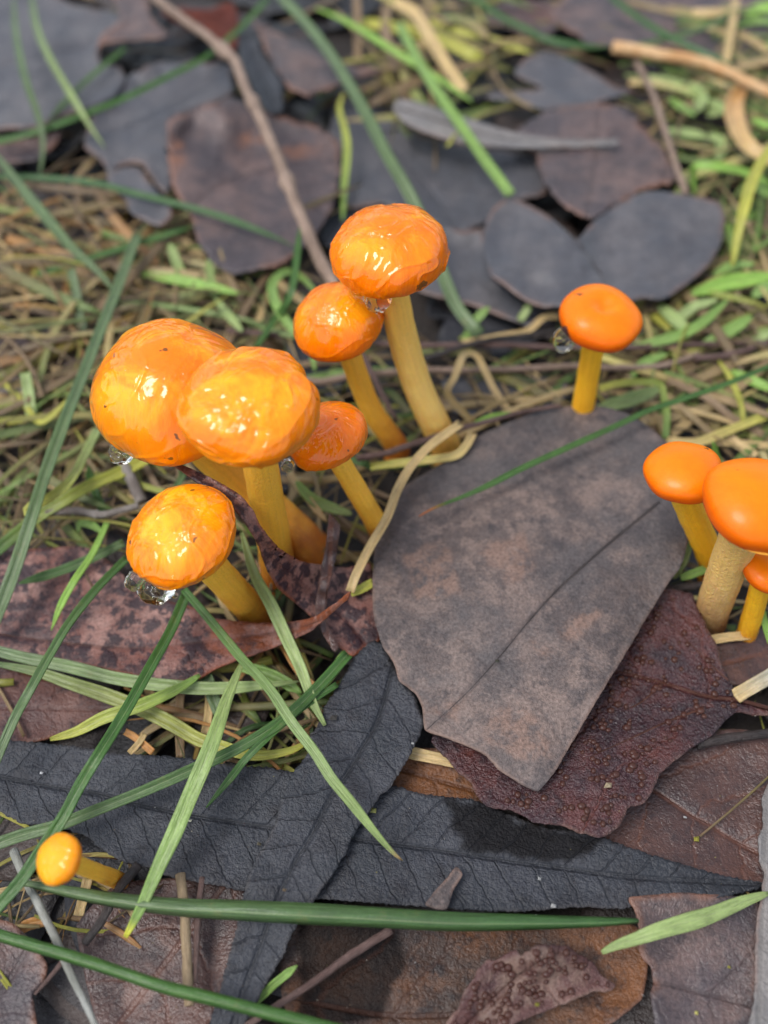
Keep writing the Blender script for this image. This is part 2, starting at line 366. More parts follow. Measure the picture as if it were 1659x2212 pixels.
def stem_mat(name, top, mid, base, gr=.02, b0=.36):
    t = NT(name); v = t.cmvec(); uv = t.attr('uvw'); sp = t.n('SeparateXYZ'); t.put(sp.inputs[0], uv.outputs['Vector']); u = sp.outputs[0]
    cv = t.n('CombineXYZ'); t.put(cv.inputs[0], t.math('MULTIPLY', u, 2.2)); t.put(cv.inputs[1], t.math('MULTIPLY', sp.outputs[1], 22.))
    s = t.noise(cv.outputs[0], 1., 3, .6); n = t.noise(v, 3., 5, .6); g = t.noise(v, 28, 3, .6)
    uu = t.math('ADD', u, t.math('MULTIPLY', t.math('SUBTRACT', n, .5), .35))
    c = t.mix(t.smooth(uu, .30, .95), mid, top); c = t.mix(t.smooth(uu, b0, .10), c, base)
    c = t.mix(1, c, t.math('ADD', t.math('MULTIPLY', s, .5), t.math('ADD', t.math('MULTIPLY', g, .3), .62)), 'MULTIPLY')
    return t.set(Base_Color=c, Roughness=.45, Normal=t.bump(t.math('ADD', t.math('MULTIPLY', s, .5), g), gr), Subsurface_Weight=.35,
                 Subsurface_Radius=(1., .5, .08), Subsurface_Scale=.0018)
SM = {'yellow': stem_mat('yellow_stem', (.95, .52, .05), (.95, .47, .045), (.50, .15, .018)), 'pale': stem_mat('pale_yellow_stem', (.95, .56, .09), (.97, .62, .17), (.85, .45, .08)),
      'grain': stem_mat('grainy_buff_stem', (.90, .56, .15), (.90, .56, .19), (.30, .14, .05), .06, .62), 'bright': stem_mat('bright_yellow_stem', (.95, .52, .02), (.95, .45, .015), (.70, .24, .01))}
def simple(name, c, rough=.5, **kw): return NT(name).set(Base_Color=c, Roughness=rough, **kw)
GILL = simple('gill', (.78, .38, .04), .5)
def water_mat():
    t = NT('clear_slime'); n = t.noise(t.cmvec(), 7, 4, .6)
    return t.set(Base_Color=(.95, .95, .88), Roughness=.06, IOR=1.30, Transmission_Weight=1., Normal=t.bump(n, .02, .5))
WATER = water_mat()
def soil_mat():
    t = NT('dark_soil'); v = t.cmvec(); n = t.noise(v, 1.2, 8, .7); f = t.noise(v, 9, 5, .6)
    c = t.mix(n, (.010, .008, .007), (.035, .024, .018))
    return t.set(Base_Color=c, Roughness=.8, Normal=t.bump(t.math('ADD', n, f), .12))
def litter_mat():
    t = NT('leaf_litter'); a = t.attr('tint'); v = t.cmvec(5.); n = t.noise(v, 1.5, 6, .65); f = t.noise(v, 18, 4, .6)
    c = t.mix(1, a.outputs['Color'], t.math('ADD', t.math('MULTIPLY', n, 1.1), t.math('ADD', t.math('MULTIPLY', f, .5), .2)), 'MULTIPLY')
    return t.set(Base_Color=c, Roughness=t.math('ADD', t.math('MULTIPLY', n, .3), .27), Normal=t.bump(t.math('ADD', n, f), .03))

# ------------------------------------------------------------------ the setting: soil and the uncountable litter on it
R_ = 60.0
xs = np.r_[-1000, -300, -100, np.linspace(-25, 25, 90), 100, 300, 1000]; ys = np.r_[-1000, -300, -60, np.linspace(-15, 45, 100), 120, 350, 1000]
GV = []; GF = []
for yy in ys:
    for xx in xs:
        near = max(abs(xx) - 25, abs(yy - 15) - 30)
        GV.append((xx, yy, -.12 + (.16 * nz(xx * .5, yy * .5) + .06 * nz(xx * 2, yy * 2) if near <= 0 else 0)))
nx = len(xs)
for j in range(len(ys) - 1):
    for i in range(nx - 1):
        k = j * nx + i; GF.append((k, k + 1, k + nx + 1, k + nx))
tag(link('ground', GV, GF, soil_mat(), origin=np.zeros(3)), 'dark damp soil under the leaf litter', kind='structure')

LV, LF, LC = [], [], []
cols = [(.018, .018, .022), (.026, .021, .021), (.032, .02, .016), (.024, .016, .014), (.04, .026, .021), (.015, .014, .015)]
for i in range(620):
    if i < 420: x, y = random.uniform(-11, 11), random.uniform(-8, 20)
    else: x, y = random.uniform(-24, 24), random.uniform(-11, 44)
    L, Wd, th = random.uniform(1.2, 3.2), random.uniform(.5, 1.3), random.uniform(0, 6.283)
    z0 = random.uniform(-.06, .16); tx, ty = random.gauss(0, .07), random.gauss(0, .07); b = len(LV); n = 11; sd_ = random.random() * 50
    c = random.choice(cols); k = random.uniform(.7, 1.25); c = tuple(q * k for q in c)
    for a in range(n):
        u = a / (n - 1); wv = Wd * (math.sin(math.pi * u ** .8) ** .8 if 0 < u < 1 else .02)
        for q in (-1, -.5, 0, .5, 1):
            lx = (u - .5) * 2 * L / 2; ly = q * wv * .6 * (1 + .15 * nz(u * 9, q * 3, sd_))
            X = x + lx * math.cos(th) - ly * math.sin(th); Y = y + lx * math.sin(th) + ly * math.cos(th)
            LV.append((X, Y, max(-.1, z0 + tx * lx + ty * ly + .10 * nz(X, Y, sd_) + .05 * abs(q)))); LC.append((*c, 1))
    for a in range(n - 1):
        for q in range(4): LF.append((b + a * 5 + q, b + a * 5 + q + 1, b + a * 5 + q + 6, b + a * 5 + q + 5))
tag(link('leaf_litter', LV, LF, litter_mat(), origin=np.zeros(3), attrs={'tint': ('FLOAT_COLOR', LC)}, solid=.02), 'matted dark dead leaves covering the soil under everything', kind='stuff')

# ------------------------------------------------------------------ leaves, lowest layer first
exec_leaves = True
def galls(n, rmin, rmax, seed, margin=14, region=None):
    def f(o, p, zz, sm, zat):
        r = random.Random(seed); lo, hi = sm.min(0), sm.max(0); pts = []; tries = 0
        while len(pts) < n and tries < 20000:
            tries += 1; q = np.array([[r.uniform(lo[0], hi[0]), r.uniform(lo[1], hi[1])]])
            if nz(q[0, 0] / 60, q[0, 1] / 60, seed) < -.32 + .2 * r.random(): continue
            if not inside(q, sm)[0] or polydist(q, sm)[0][0] < margin: continue
            if region is not None and not inside(q, np.array(region))[0]: continue
            if pts and min((a - q[0, 0]) ** 2 + (b - q[0, 1]) ** 2 for a, b in pts) < 60: continue
            pts.append((q[0, 0], q[0, 1]))
        C = unproj(np.array(pts), zat(pts)); V, F = [], []; O = np.array(o.location) / CM
        for c in C:
            rad = r.uniform(rmin, rmax); b = len(V); el = r.uniform(.8, 1.3)
            for ring, (rr, h) in enumerate(((1.05, -.15), (1., .35), (.75, .75), (.35, .92))):
                for k in range(8):
                    th = k * math.pi / 4; V.append(c - O + np.array([rad * rr * math.cos(th) * el, rad * rr * math.sin(th), rad * h]))
            V.append(c - O + np.array([0, 0, rad * .80]))
            for ring in range(3):
                for k in range(8): F.append((b + ring * 8 + k, b + ring * 8 + (k + 1) % 8, b + ring * 8 + 8 + (k + 1) % 8, b + ring * 8 + 8 + k))
            for k in range(8): F.append((b + 24 + k, b + 24 + (k + 1) % 8, b + 32))
        tag(link('galls', V, F, GALL, parent=o), kind='stuff')
    return f
GALL = leaf_mat('red_gall', (.052, .019, .014), (.070, .026, .018), (.05, .02, .014), (.08, .03, .02), rough=.30, vein_amt=0, areole=30, relief=.004, pale=(.055, .022, .014))

leaf('fallen_leaf', 'brown mauve leaf with dark wet half beside the bottom end of the diagonal slate leaf', 'orange',
     P(0, '620,1975 740,1970 850,1975 1000,1985 1180,1990 1330,1985 1385,2010 1400,2080 1385,2160 1290,2230 1150,2290 850,2310 680,2290 620,2200 600,2080'),
     .34, midrib=P(8, '-300,1100 0,1150 300,1150 600,1130'), amp=.08, stain=[P(0, '640,1960 830,1975 880,2060 820,2200 640,2230')])
leaf('fallen_leaf', 'dull red brown leaf with ragged tan patch under the thick green blade', 'brown',
     P(7, '330,760 480,600 640,560 900,560 1060,600 1050,760 1000,950 960,1080 900,1188 800,1300 500,1300 420,1188 370,1000'), .30, amp=.09, hp=8,
     pale=[P(7, '680,760 770,720 790,960 720,980'), P(7, '560,980 640,900 720,960 640,1100 520,1120')])
leaf('fallen_leaf', 'smooth mauve leaf with a rounded torn edge below the bleached grass stalk', 'mauve',
     P(7, '-80,740 60,755 140,840 205,930 190,1000 140,1060 160,1188 150,1300 -80,1300'), .42, amp=.06, midrib=P(7, '-60,1150 40,1000 120,860'))
leaf('fallen_leaf', 'broad smooth red brown leaf with one orange vein beside the pale grey leaf', 'brown',
     P(0, '1330,1590 1480,1580 1600,1575 1665,1590 1662,1700 1655,1800 1655,1905 1560,1920 1440,1900 1330,1860 1260,1810 1230,1740'), .36,
     midrib=P(8, '1100,150 1160,175 1250,235 1330,290 1400,325 1500,390 1620,450'), amp=.05, rib=TM['ribred'], ribw=.035)
leaf('fallen_leaf', 'mauve brown leaf with a scalloped side edge under the pale green blade', 'mauve',
     P(8, '1060,640 1085,700 1100,770 1100,860 1120,910 1150,940 1165,1010 1150,1060 1165,1130 1200,1300 1600,1300 1625,1000 1640,700 1560,640 1300,620'),
     .46, midrib=P(8, '1120,1000 1250,1020 1400,1060 1600,1110'), amp=.06, curl=.06)
leaf('fallen_leaf', 'pale grey leaf edge lying along the broad red brown leaf', 'pale',
     P(8, '1720,120 1662,150 1632,215 1640,320 1618,400 1622,480 1640,540 1632,620 1612,740 1605,900 1600,1080 1578,1200 1560,1300 1760,1300'), .62, amp=.05, rough=3)
leaf('fallen_leaf', 'knobbly dark red leaf under the pale green blades next to the slate leaf', 'red',
     P(5, '-80,700 0,715 200,775 350,800 450,850 530,900 420,980 250,1020 150,1045 0,1060 -80,1060'), .40, amp=.10)
leaf('fallen_leaf', 'small smooth brown leaf at the foot of the buff stemmed mushroom', 'brown',
     P(6, '1400,640 1480,600 1560,570 1680,550 1760,600 1740,720 1660,760 1560,790 1500,800 1440,740'), .45, amp=.05)
leaf('fallen_leaf', 'brown leaf showing between the slate leaf and the ragged pimpled leaf', 'orange',
     P(8, '30,40 60,0 250,0 420,60 480,250 300,260 120,240 30,180'), .35, amp=.05)

# the long slate willow leaf and the one crossing over it
W_out = (P(0, '-60,1590 0,1597') + P(7, '200,-25 350,-8 450,12 600,22 850,42 1000,70 1150,78 1260,100') + P(0, '730,1690 800,1700') +
         P(8, '50,160 150,190 220,200 400,222 560,290 700,340 850,360 960,388 1050,420 1200,470 1400,530 1560,565 1640,580 1610,605 1450,640 1300,655 1150,672 1000,690 850,682 700,692 600,702 480,702 350,692 200,682 0,667') +
         P(7, '1380,645 1200,632 1060,615 950,592 850,572 720,547 640,512 540,492 450,442 380,382 250,332 100,322 0,272 -120,220'))
leaf('willow_leaf', 'long dark slate toothed leaf with a black wet patch and raised midrib', 'slate', W_out, .56,
     midrib=P(7, '-120,95 0,120 200,160 400,190 600,240 850,290 1180,340') + P(8, '50,412 200,432 400,462 600,492 800,517 1000,547 1200,562 1400,572 1620,584'),
     amp=.06, hp=7, teeth=2.4, tooth=15, curl=.02, rib=TM['rib'], ribw=.034, stain=[P(8, '250,215 420,230 570,300 720,350 860,372 940,390 900,440 780,488 600,480 420,452 330,430 300,330')])
leaf('willow_leaf', 'dark slate toothed leaf lying diagonally across the long slate leaf', 'slate',
     P(0, '800,1385 825,1390 845,1430 870,1475 895,1500 915,1560 905,1590 880,1640 850,1690 838,1705 820,1720 790,1765 760,1808 750,1835 725,1880 708,1905 680,1943 662,1975 635,2008 610,2068 585,2108 555,2163 530,2215 500,2290 440,2290 460,2185 480,2118 495,2063 510,2008 525,1938 535,1898 555,1853 575,1818 595,1778 610,1718 635,1668 665,1628 665,1595 685,1570 700,1530 720,1495 735,1475 750,1450 765,1420'),
     [(820, 1400, .80), (780, 1600, .78), (690, 1780, .74), (620, 1900, .74), (540, 2100, .60), (480, 2280, .5)],
     midrib=P(0, '850,1440 815,1560 780,1620 752,1670 715,1720 680,1793 645,1850 612,1915 590,1965 560,2050 520,2160 490,2270'), amp=.05, hp=7, teeth=2.4, tooth=14, curl=.02, rib=TM['rib'], ribw=.032)
leaf('leaf_fragment', 'small torn grey brown scrap lying on the long slate leaf', 'grey', P(8, '312,508 338,540 318,580 300,610 272,692 225,690 178,670 215,620 250,580'), .72, amp=.02, hp=6)

leaf('galled_leaf', 'wet purple red leaf covered in raised round galls under the big grey leaf', 'gall',
     P(0, '1494,1283 1512,1320 1530,1360 1550,1400 1560,1440 1580,1475 1605,1508 1665,1535 1720,1545 1665,1546 1630,1546 1594,1537 1565,1557 1540,1587 1500,1612 1455,1642 1425,1674 1412,1700 1405,1720 1380,1740 1360,1740 1350,1762 1340,1783 1318,1800 1295,1810 1255,1800 1220,1785 1180,1780 1150,1774 1110,1750 1075,1745 1050,1740 1025,1710 1018,1688 990,1670 975,1648 930,1600 960,1560 1100,1450 1250,1350 1380,1290 1440,1268'),
     [(1480, 1300, .78), (1520, 1350, .8), (1560, 1450, .7), (1400, 1500, .70), (1250, 1700, .80), (1380, 1700, .74), (1100, 1720, .78), (1000, 1640, .72), (1660, 1540, .66)],
     midrib=P(0, '1720,1546 1600,1513 1530,1505 1430,1475 1330,1450 1200,1430'), amp=.08, curl=.05, rib=TM['ribred'], ribw=.06, veins=[P(0, '1585,1480 1540,1440 1490,1390 1424,1322'), P(0, '1520,1530 1440,1560 1330,1610 1220,1658'), P(0, '1430,1478 1380,1520 1320,1545')],
     extra=galls(150, .022, .044, 5, region=P(0, '1494,1283 1560,1440 1605,1508 1540,1587 1425,1674 1380,1740 1340,1783 1220,1785 1110,1750 1018,1688 1170,1720 1300,1500 1440,1270')), rough=3)
leaf('galled_leaf', 'curled pink brown pimpled leaf with pale rim overlapping the orange patched leaf', 'gallpink',
     P(8, '230,1260 270,1188 325,1110 348,1040 388,1000 400,960 450,912 482,912 530,880 572,870 590,892 660,850 740,846 800,848 830,880 908,918 920,958 962,990 1000,1022 985,1042 900,1052 800,1092 700,1132 560,1190 480,1300 260,1320'),
     [(1000, 2080, .75), (1150, 2060, .95), (1320, 2130, .55), (1080, 2150, .72), (1000, 2230, .55), (1180, 2170, .62)], amp=.06, curl=.10, hp=6, rough=3.5,
     midrib=P(8, '330,1230 480,1080 620,960 760,890'), extra=galls(95, .022, .040, 9, margin=10), pale=[P(8, '480,920 660,860 820,880 920,970 800,1080 600,1140 420,1180 400,1000')])

A_out = P(0, '1255,876 1300,878 1350,890 1400,920 1440,955 1462,1000 1475,1060 1483,1130 1487,1170 1470,1225 1440,1265 1400,1330 1350,1415 1300,1495 1250,1580 1200,1665 1162,1708 1120,1690 1075,1660 1050,1632 1010,1612 960,1592 918,1577 912,1530 900,1500 885,1488 862,1470 850,1430 826,1395 807,1330 804,1270 808,1200 818,1140 838,1092 870,1052 915,1024 955,1000 1000,972 1045,935 1100,910 1160,890 1210,879')
A_pale = [P(0, q) for q in ('1205,1360 1230,1335 1285,1310 1300,1330 1270,1365 1225,1395', '1150,1390 1180,1385 1200,1400 1190,1440 1165,1430', '1060,1540 1130,1520 1180,1580 1190,1640 1110,1640 1040,1590',
          '1010,1180 1130,1150 1170,1220 1100,1260', '870,1200 960,1160 1000,1280 900,1300', '920,1540 1000,1500 990,1560')]
leaf('broad_leaf', 'large broad grey brown mottled leaf with a cut straight edge beside the mushroom stems', 'grey', A_out,
     [(1260, 880, 1.0), (1480, 1130, 1.25), (1350, 1420, 1.16), (1165, 1700, 1.0), (920, 1575, .95), (805, 1270, 1.05), (950, 1000, .95), (1120, 1260, 1.18)],
     midrib=P(0, '1424,1085 1370,1130 1309,1180 1204,1275 1140,1345 1074,1425 1000,1505 922,1576'), amp=.05, hp=7, rib=TM['ribgrey'], ribw=.05, pale=A_pale, rough=1.2, curl=-.05, thick=.03)

leaf('lance_leaf', 'long red brown spotted leaf ending in an upcurled pointed tip under the slimy caps', 'speck',
     P(5, '-80,250 100,215 300,200 400,212 520,310 600,400 750,440 850,468 900,508 1000,520 1120,530 1230,528 1350,508 1430,458 1480,420 1512,394 1500,432 1420,500 1330,570 1220,622 1120,660 1020,692 930,732 860,772 760,782 640,772 500,742 300,702 150,672 0,642 -80,632'),
     (.5, .52, .55, .6, .64, .70, .85, 1.25, 2.0),
     midrib=P(5, '-80,560 0,580 300,620 600,640 900,610 1200,570 1400,510 1510,396'), amp=.06, curl=.02, rib=TM['ribred'], ribw=.025, pale=[P(5, '900,510 1230,530 1512,390 1420,505 1220,625 1000,690 880,640')])
leaf('curled_leaf', 'narrow curled red brown leaf with raised spiky tip in front of the twin stems', 'speck',
     P(0, '370,1002 395,1005 435,1022 480,1045 520,1070 548,1103 562,1135 600,1182 650,1212 700,1221 750,1226 800,1216 814,1290 822,1380 785,1402 760,1417 710,1380 675,1335 635,1300 600,1270 576,1228 560,1182 535,1137 500,1092 460,1060 425,1041 388,1014'),
     (2.75, 2.75, 2.65, 2.35, 1.75, 1.1, .85, .75),
     midrib=P(0, '372,1003 440,1033 510,1080 550,1130 590,1210 660,1270 740,1330 790,1390'), amp=.03, hp=6, rough=1.2, curl=.0)
leaf('leaf_strip', 'thin dark twisted leaf strip standing between the curled leaf and the big grey leaf', 'brown',
     P(5, '1422,58 1470,108 1458,220 1440,310 1412,400 1415,530 1462,635 1445,655 1392,575 1362,485 1378,340 1408,200'), [(715, 1120, 1.7), (720, 1250, 1.3), (700, 1320, 1.05), (725, 1400, .9)], amp=.02, hp=5)

# upper half
leaf('fallen_leaf', 'broad dusky pink brown leaf under the orange dried stalk', 'mauve', P(2, '700,60 780,-10 820,-80 1500,-90 1720,-40 1720,260 1560,290 1400,250 1250,205 1100,200 1000,205 900,192 830,150 760,110'), .45, amp=.07, rough=4)
leaf('fallen_leaf', 'small dark leaf crossed by thin green blades above the grey wedge leaf', 'brown', P(2, '480,20 600,0 720,10 760,80 730,140 640,160 540,120 440,100'), .42, amp=.06)
leaf('fallen_leaf', 'dark slate leaf showing between the tall twig and the notched leaf', 'slate2', P(2, '-200,420 -60,470 60,520 200,600 450,640 640,680 710,830 560,870 450,950 340,1005 180,945 0,880 -160,900 -260,700'), .35, amp=.06, midrib=P(2, '-150,500 100,700 340,1000'))
leaf('fallen_leaf', 'dark crumpled leaf just behind the tall orange cap', 'slate2', P(2, '230,960 340,1000 430,985 440,1060') + P(4, '470,110 510,145 600,235 720,285 715,320 640,330 560,305 450,262 380,238 260,210 150,175 100,60'), .42, amp=.06)
leaf('fallen_leaf', 'grey wedge shaped leaf with a pale lit edge near the narrow grey leaf', 'slate2', P(2, '440,420 480,395 600,390 690,380 560,320 620,240 700,225 800,255 900,310 1000,368 1095,388 1030,412 930,440 850,462 700,472 590,442'), .62, amp=.06, curl=.05)
leaf('fallen_leaf', 'toothed brown leaf pointing down over the notched slate leaf', 'mauve', P(2, '560,640 600,630 660,665 672,740 695,785 730,838 780,888 850,935 912,940 980,892 1080,842 1180,802 1262,782 1272,742 1230,690 1180,610 1120,555 1060,470 900,440 700,480 580,560'),
     [(1120, 320, .6), (1200, 400, .85), (1260, 465, .95), (1400, 400, .8), (1380, 290, .6)], amp=.06, teeth=4.5, tooth=15, rough=4, curl=.06, midrib=P(2, '870,935 900,800 920,650 930,480'))
leaf('narrow_leaf', 'narrow curled grey leaf with a dark midrib beneath the tall green blades', LM['pale'], P(2, '38,470 60,428 150,440 300,488 450,538 600,578 750,598 900,602 1012,602 1005,622 900,632 800,636 600,637 450,631 300,611 150,561 80,521'),
     [(850, 235, 1.05), (1000, 280, .95), (1150, 305, .85), (1330, 305, .8)], midrib=P(2, '40,460 200,510 400,570 600,608 1000,612'), amp=.04, hp=6, rib=TM['ribgrey'], ribw=.05)
leaf('notched_leaf', 'dark slate heart shaped leaf with a deep notch behind the lone mushroom', 'slate2',
     P(0, '1044,535 1045,515 1050,480 1065,450 1085,433 1105,426 1140,440 1180,463 1220,495 1246,520 1275,485 1310,456 1360,426 1405,411 1455,416 1510,425 1555,436 1566,465 1562,510 1544,552 1525,580 1495,605 1455,635 1425,647 1394,643 1340,655 1260,664 1210,662 1175,663 1140,652 1110,632 1085,612 1060,592'),
     [(1060, 520, .82), (1100, 430, .9), (1200, 560, .98), (1225, 520, 1.0), (1258, 562, 1.02), (1300, 625, 1.0), (1300, 530, .80), (1345, 600, .82), (1310, 540, .78), (1400, 420, .85), (1550, 450, .92), (1450, 620, .85), (1340, 600, .84), (1150, 650, .8)],
     midrib=P(0, '1246,520 1290,580 1345,660'), amp=.05, hp=7, rib=TM['ribgrey'], ribw=.03)
leaf('fallen_leaf', 'large pinkish grey brown leaf with a folded torn corner under the long bare twig', 'mauve',
     P(1, '725,520 790,492 850,470 970,430 1000,420 1110,470 1220,500 1360,545 1460,600 1470,750 1440,880 1400,960 1340,1040 1220,1140 1100,1165 1000,1185 920,1130 860,1050 830,950 790,880 745,800 730,680'),
     [(365, 260, .95), (480, 215, 1.0), (420, 300, .7), (550, 350, .62), (700, 400, .6), (500, 580, .6)], midrib=P(1, '790,960 900,830 1050,760 1250,710 1460,690'), amp=.08, hp=8, teeth=2.5, curl=.05, pale=[P(1, '980,600 1100,560 1180,600 1050,640'), P(1, '1200,640 1350,620 1400,680 1250,690'), P(1, '735,590 790,600 800,700 740,780')], rough=4.5)
leaf('fallen_leaf', 'dusky grey purple leaf overlapping the large pinkish brown leaf', 'slate2',
     P(1, '850,262 1000,285 1010,400 960,428 740,518 725,560 728,650 745,800 720,832 680,800 640,742 600,700 530,712 460,742 440,690 360,642 380,540 430,440 560,330 640,280'), .58, amp=.09, rough=6, curl=.09)
leaf('broad_leaf', 'broad smooth blue grey leaf under the thin curving green blades', 'slate2',
     P(1, '-120,-60 150,-60 300,10 420,40 520,60 535,150 440,195 425,240 440,275 520,290 545,340 490,420 400,462 300,492 150,552 0,556 -120,550'), .62, midrib=P(1, '-100,300 200,250 530,160'), amp=.07, rough=3)
leaf('fallen_leaf', 'small mauve leaf with curled under edge beside the broad blue grey leaf', 'mauve', P(1, '480,-60 600,-50 640,20 660,80 730,150 680,168 600,172 450,187 415,225 440,150 520,90 500,20'), .78, amp=.05, curl=.06)
leaf('fallen_leaf', 'deep rust red leaf behind the knee of the long bare twig', 'rust', P(1, '690,60 780,30 900,40 1000,5 1028,60 1035,130 1020,215 960,205 860,150 760,95'), .7, amp=.06)
leaf('fallen_leaf', 'grey brown leaf with a toothed brown lower edge beside the tall blade', 'mauve', P(1, '1085,75 1200,138 1360,208 1480,278 1580,290 1640,300 1560,330 1490,350 1450,382 1390,395 1330,412 1270,392 1225,345 1150,222 1115,130'), [(560, 60, .7), (700, 170, .95), (650, 200, 1.0), (800, 150, .8)], amp=.06, teeth=4.5, tooth=16, rough=4, curl=.06)
leaf('fallen_leaf', 'narrow bluish slate leaf hanging beside the knee of the long bare twig', 'slate', P(1, '1030,128 1110,178 1150,258 1222,340 1225,400 1222,482 1180,490 1140,472 1100,402 1040,262'), .85, amp=.04)
leaf('fallen_leaf', 'small rounded slate leaf tucked under the grey purple leaf', 'slate2', P(1, '465,745 540,722 600,722 650,792 690,842 735,862 742,940 692,976 620,952 560,912 540,862 470,792'), .74, amp=.05)
leaf('fallen_leaf', 'dark shadowed leaf between the pale green upright blade and the tall cap', 'slate', P(1, '1400,880 1480,800 1600,760 1760,800 1760,960 1660,1100 1500,1100 1380,1040'), .3, amp=.06)
leaf('fallen_leaf', 'dark purplish leaf under the dead grass near the blue green blade', 'mauve', P(1, '-80,640 60,600 260,560 240,620 160,690 20,700 -80,720'), .5, amp=.06)
leaf('fallen_leaf', 'flat mauve brown leaf under the crossing straws beside the large caps', 'mauve', P(3, '-80,420 60,360 200,390 330,470 340,560 200,590 0,600 -80,590'), .3, amp=.06)
leaf('fallen_leaf', 'flat dark grey leaf under the fallen twigs behind the big grey leaf', 'slate2', P(4, '250,560 400,545 600,548 780,560 800,620 740,680 560,720 420,720 300,700'), .32, amp=.05)
leaf('fallen_leaf', 'dark leaf at the base of the twin tall stems', 'slate', P(3, '1240,380 1400,430 1480,560 1460,640 1340,600 1260,480'), .3, amp=.05)

# ------------------------------------------------------------------ mushrooms
def mushroom(label, bbox, base, z0, lean, capm, stemm, stemw, tilt=(0, 0), Hk=None, seed=1., swirl=.0, wrinkle=.02, mid=None, base_w=1.25, notch=None, umbo=0., lobes=0., amax=112):
    x0, y0, x1, y1 = bbox; Rp = (x1 - x0) / 2; cx = (x0 + x1) / 2
    B = pix(base[0], base[1], z0)
    d = rays(np.array([cx, (y0 + y1) / 2])); e = math.atan2(-d[2], math.hypot(d[0], d[1])); se, ce = math.sin(e), math.cos(e)
    drp = math.sin(math.radians(amax)) ** .6 * se - math.cos(math.radians(amax)) * .55 * ce
    cyb = y1 - Rp * drp
    d = rays(np.array([cx, cyb])); t = (B[1] + lean - CAM[1]) / d[1]; C = CAM + t * d
    s = pscale(C); R = Rp * s
    top = (y1 - y0) - Rp * drp
    H = math.sqrt(max((.50 * Rp * ce) ** 2, top ** 2 - (Rp * se) ** 2)) / ce * s if Hk is None else Hk * R
    ax = Vector((tilt[0], tilt[1], 1)).normalized(); M = Vector((0, 0, 1)).rotation_difference(ax).to_matrix()
    root = empty('mushroom', B); tag(root, label, 'mushroom', 'orange mushrooms in the leaf litter')
    NA, NR = (240, 110) if wrinkle > .011 else (144, 64); V, pol, rad = [], [], []
    am = math.radians(amax)
    for i in range(NR + 1):
        a = am * i / NR; rr = i / NR
        for k in range(NA):
            ph = 2 * math.pi * k / NA; ps = ph + swirl * rr
            pk = float(sstep(0., .4, rr)); x, y = math.cos(ps) * pk, math.sin(ps) * pk
            lf = nz(x * 1.1 + seed, y * 1.1, rr * 1.5); st = nz(x * 5 + seed, y * 5, rr * 1.2)
            rid = 1 - abs(nz(x * 2.6 + seed * 2, y * 2.6 + seed, rr * 3.2)) * 2
            fold_ = 0.
            if wrinkle > .011:                                  # slimy skin drawn into folds
                ux, uy, uz = math.sin(a) * math.cos(ph), math.sin(a) * math.sin(ph), math.cos(a)
                w1, w2 = nz(ux * 1.2 + seed, uy * 1.2, uz * 1.2), nz(ux * 1.2, uy * 1.2 + seed, uz * 1.2 + 5)
                q1 = nz(ux * .95 + 1.1 * w1 + seed * 3, uy * .95 + 1.1 * w2, uz * .95); q2 = nz(x * 3.5 + seed, y * 3.5, rr * .8)
                fold_ = wrinkle * (.75 * max(0., 1 - abs(q1) * 6.) ** 1.3 + .22 * max(0., 1 - abs(q2) * 4.) + .9 * q1) * sstep(.02, .2, rr)
            dR = 1 + .085 * lf * min(1, rr * 2) + wrinkle * .5 * (st * .35 + .5 * rid ** 3) * min(1, rr * 2.2)
            if lobes: dR += lobes * math.sin(ps * 5 + seed) * sstep(.6, 1., rr)
            rsin = math.sin(min(a, math.pi / 2)) if a < math.pi / 2 else math.sin(a) ** .6
            zc = math.cos(a) * H if a < math.pi / 2 else math.cos(a) * R * .55
            zc -= umbo * R * math.exp(-(rr / .14) ** 2)
            if notch:
                q = math.exp(-((((ph - notch[0] + math.pi) % (2 * math.pi)) - math.pi) / .16) ** 2) * sstep(.35, .7, rr); dR -= notch[1] * q
            dR += fold_
            v = Vector((R * rsin * dR * math.cos(ph), R * rsin * dR * math.sin(ph), zc * (1 + .03 * lf + fold_)))
            V.append(C + np.array(M @ v) - B); pol.append((x, y, 0)); rad.append(rr)
    F = [(i * NA + k, i * NA + (k + 1) % NA, (i + 1) * NA + (k + 1) % NA, (i + 1) * NA + k)[::-1] for i in range(NR) for k in range(NA)]
    F.append(tuple(range(NA)))
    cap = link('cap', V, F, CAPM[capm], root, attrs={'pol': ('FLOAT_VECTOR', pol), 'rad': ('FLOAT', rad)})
    # gills: pleated underside between margin and stem
    NG = 96; GV = []; zr = math.cos(am) * R * .55; Rm = R * math.sin(am) ** .6 * .985
    for i in range(7):
        u = i / 6; r = Rm * (1 - u) + stemw * s * .42 * u
        for k in range(NG):
            ph = 2 * math.pi * k / NG; v = Vector((r * math.cos(ph), r * math.sin(ph), zr + .02 * R + .22 * R * math.sin(u * 1.5) - (.05 * R * (k % 2)) * math.sin(math.pi * u)))
            GV.append(C + np.array(M @ v) - B)
    link('gills', GV, [(i * NG + k, i * NG + (k + 1) % NG, (i + 1) * NG + (k + 1) % NG, (i + 1) * NG + k) for i in range(6) for k in range(NG)], GILL, root)
    top_p = C + np.array(M @ Vector((0, 0, .12 * R))); low = C + np.array(M @ Vector((0, 0, -.55 * R)))
    pts = [B - np.array([0, 0, .35]), B]
    if mid is not None:
        for m in mid:
            dd = rays(np.array([m[0], m[1]])); f = m[2]; yy = B[1] * (1 - f) + low[1] * f
            pts.append(CAM + (yy - CAM[1]) / dd[1] * dd)
    pts += [low, top_p]
    Cc = resample(catmull(pts, 10), n=44); u = np.linspace(0, 1, 44)
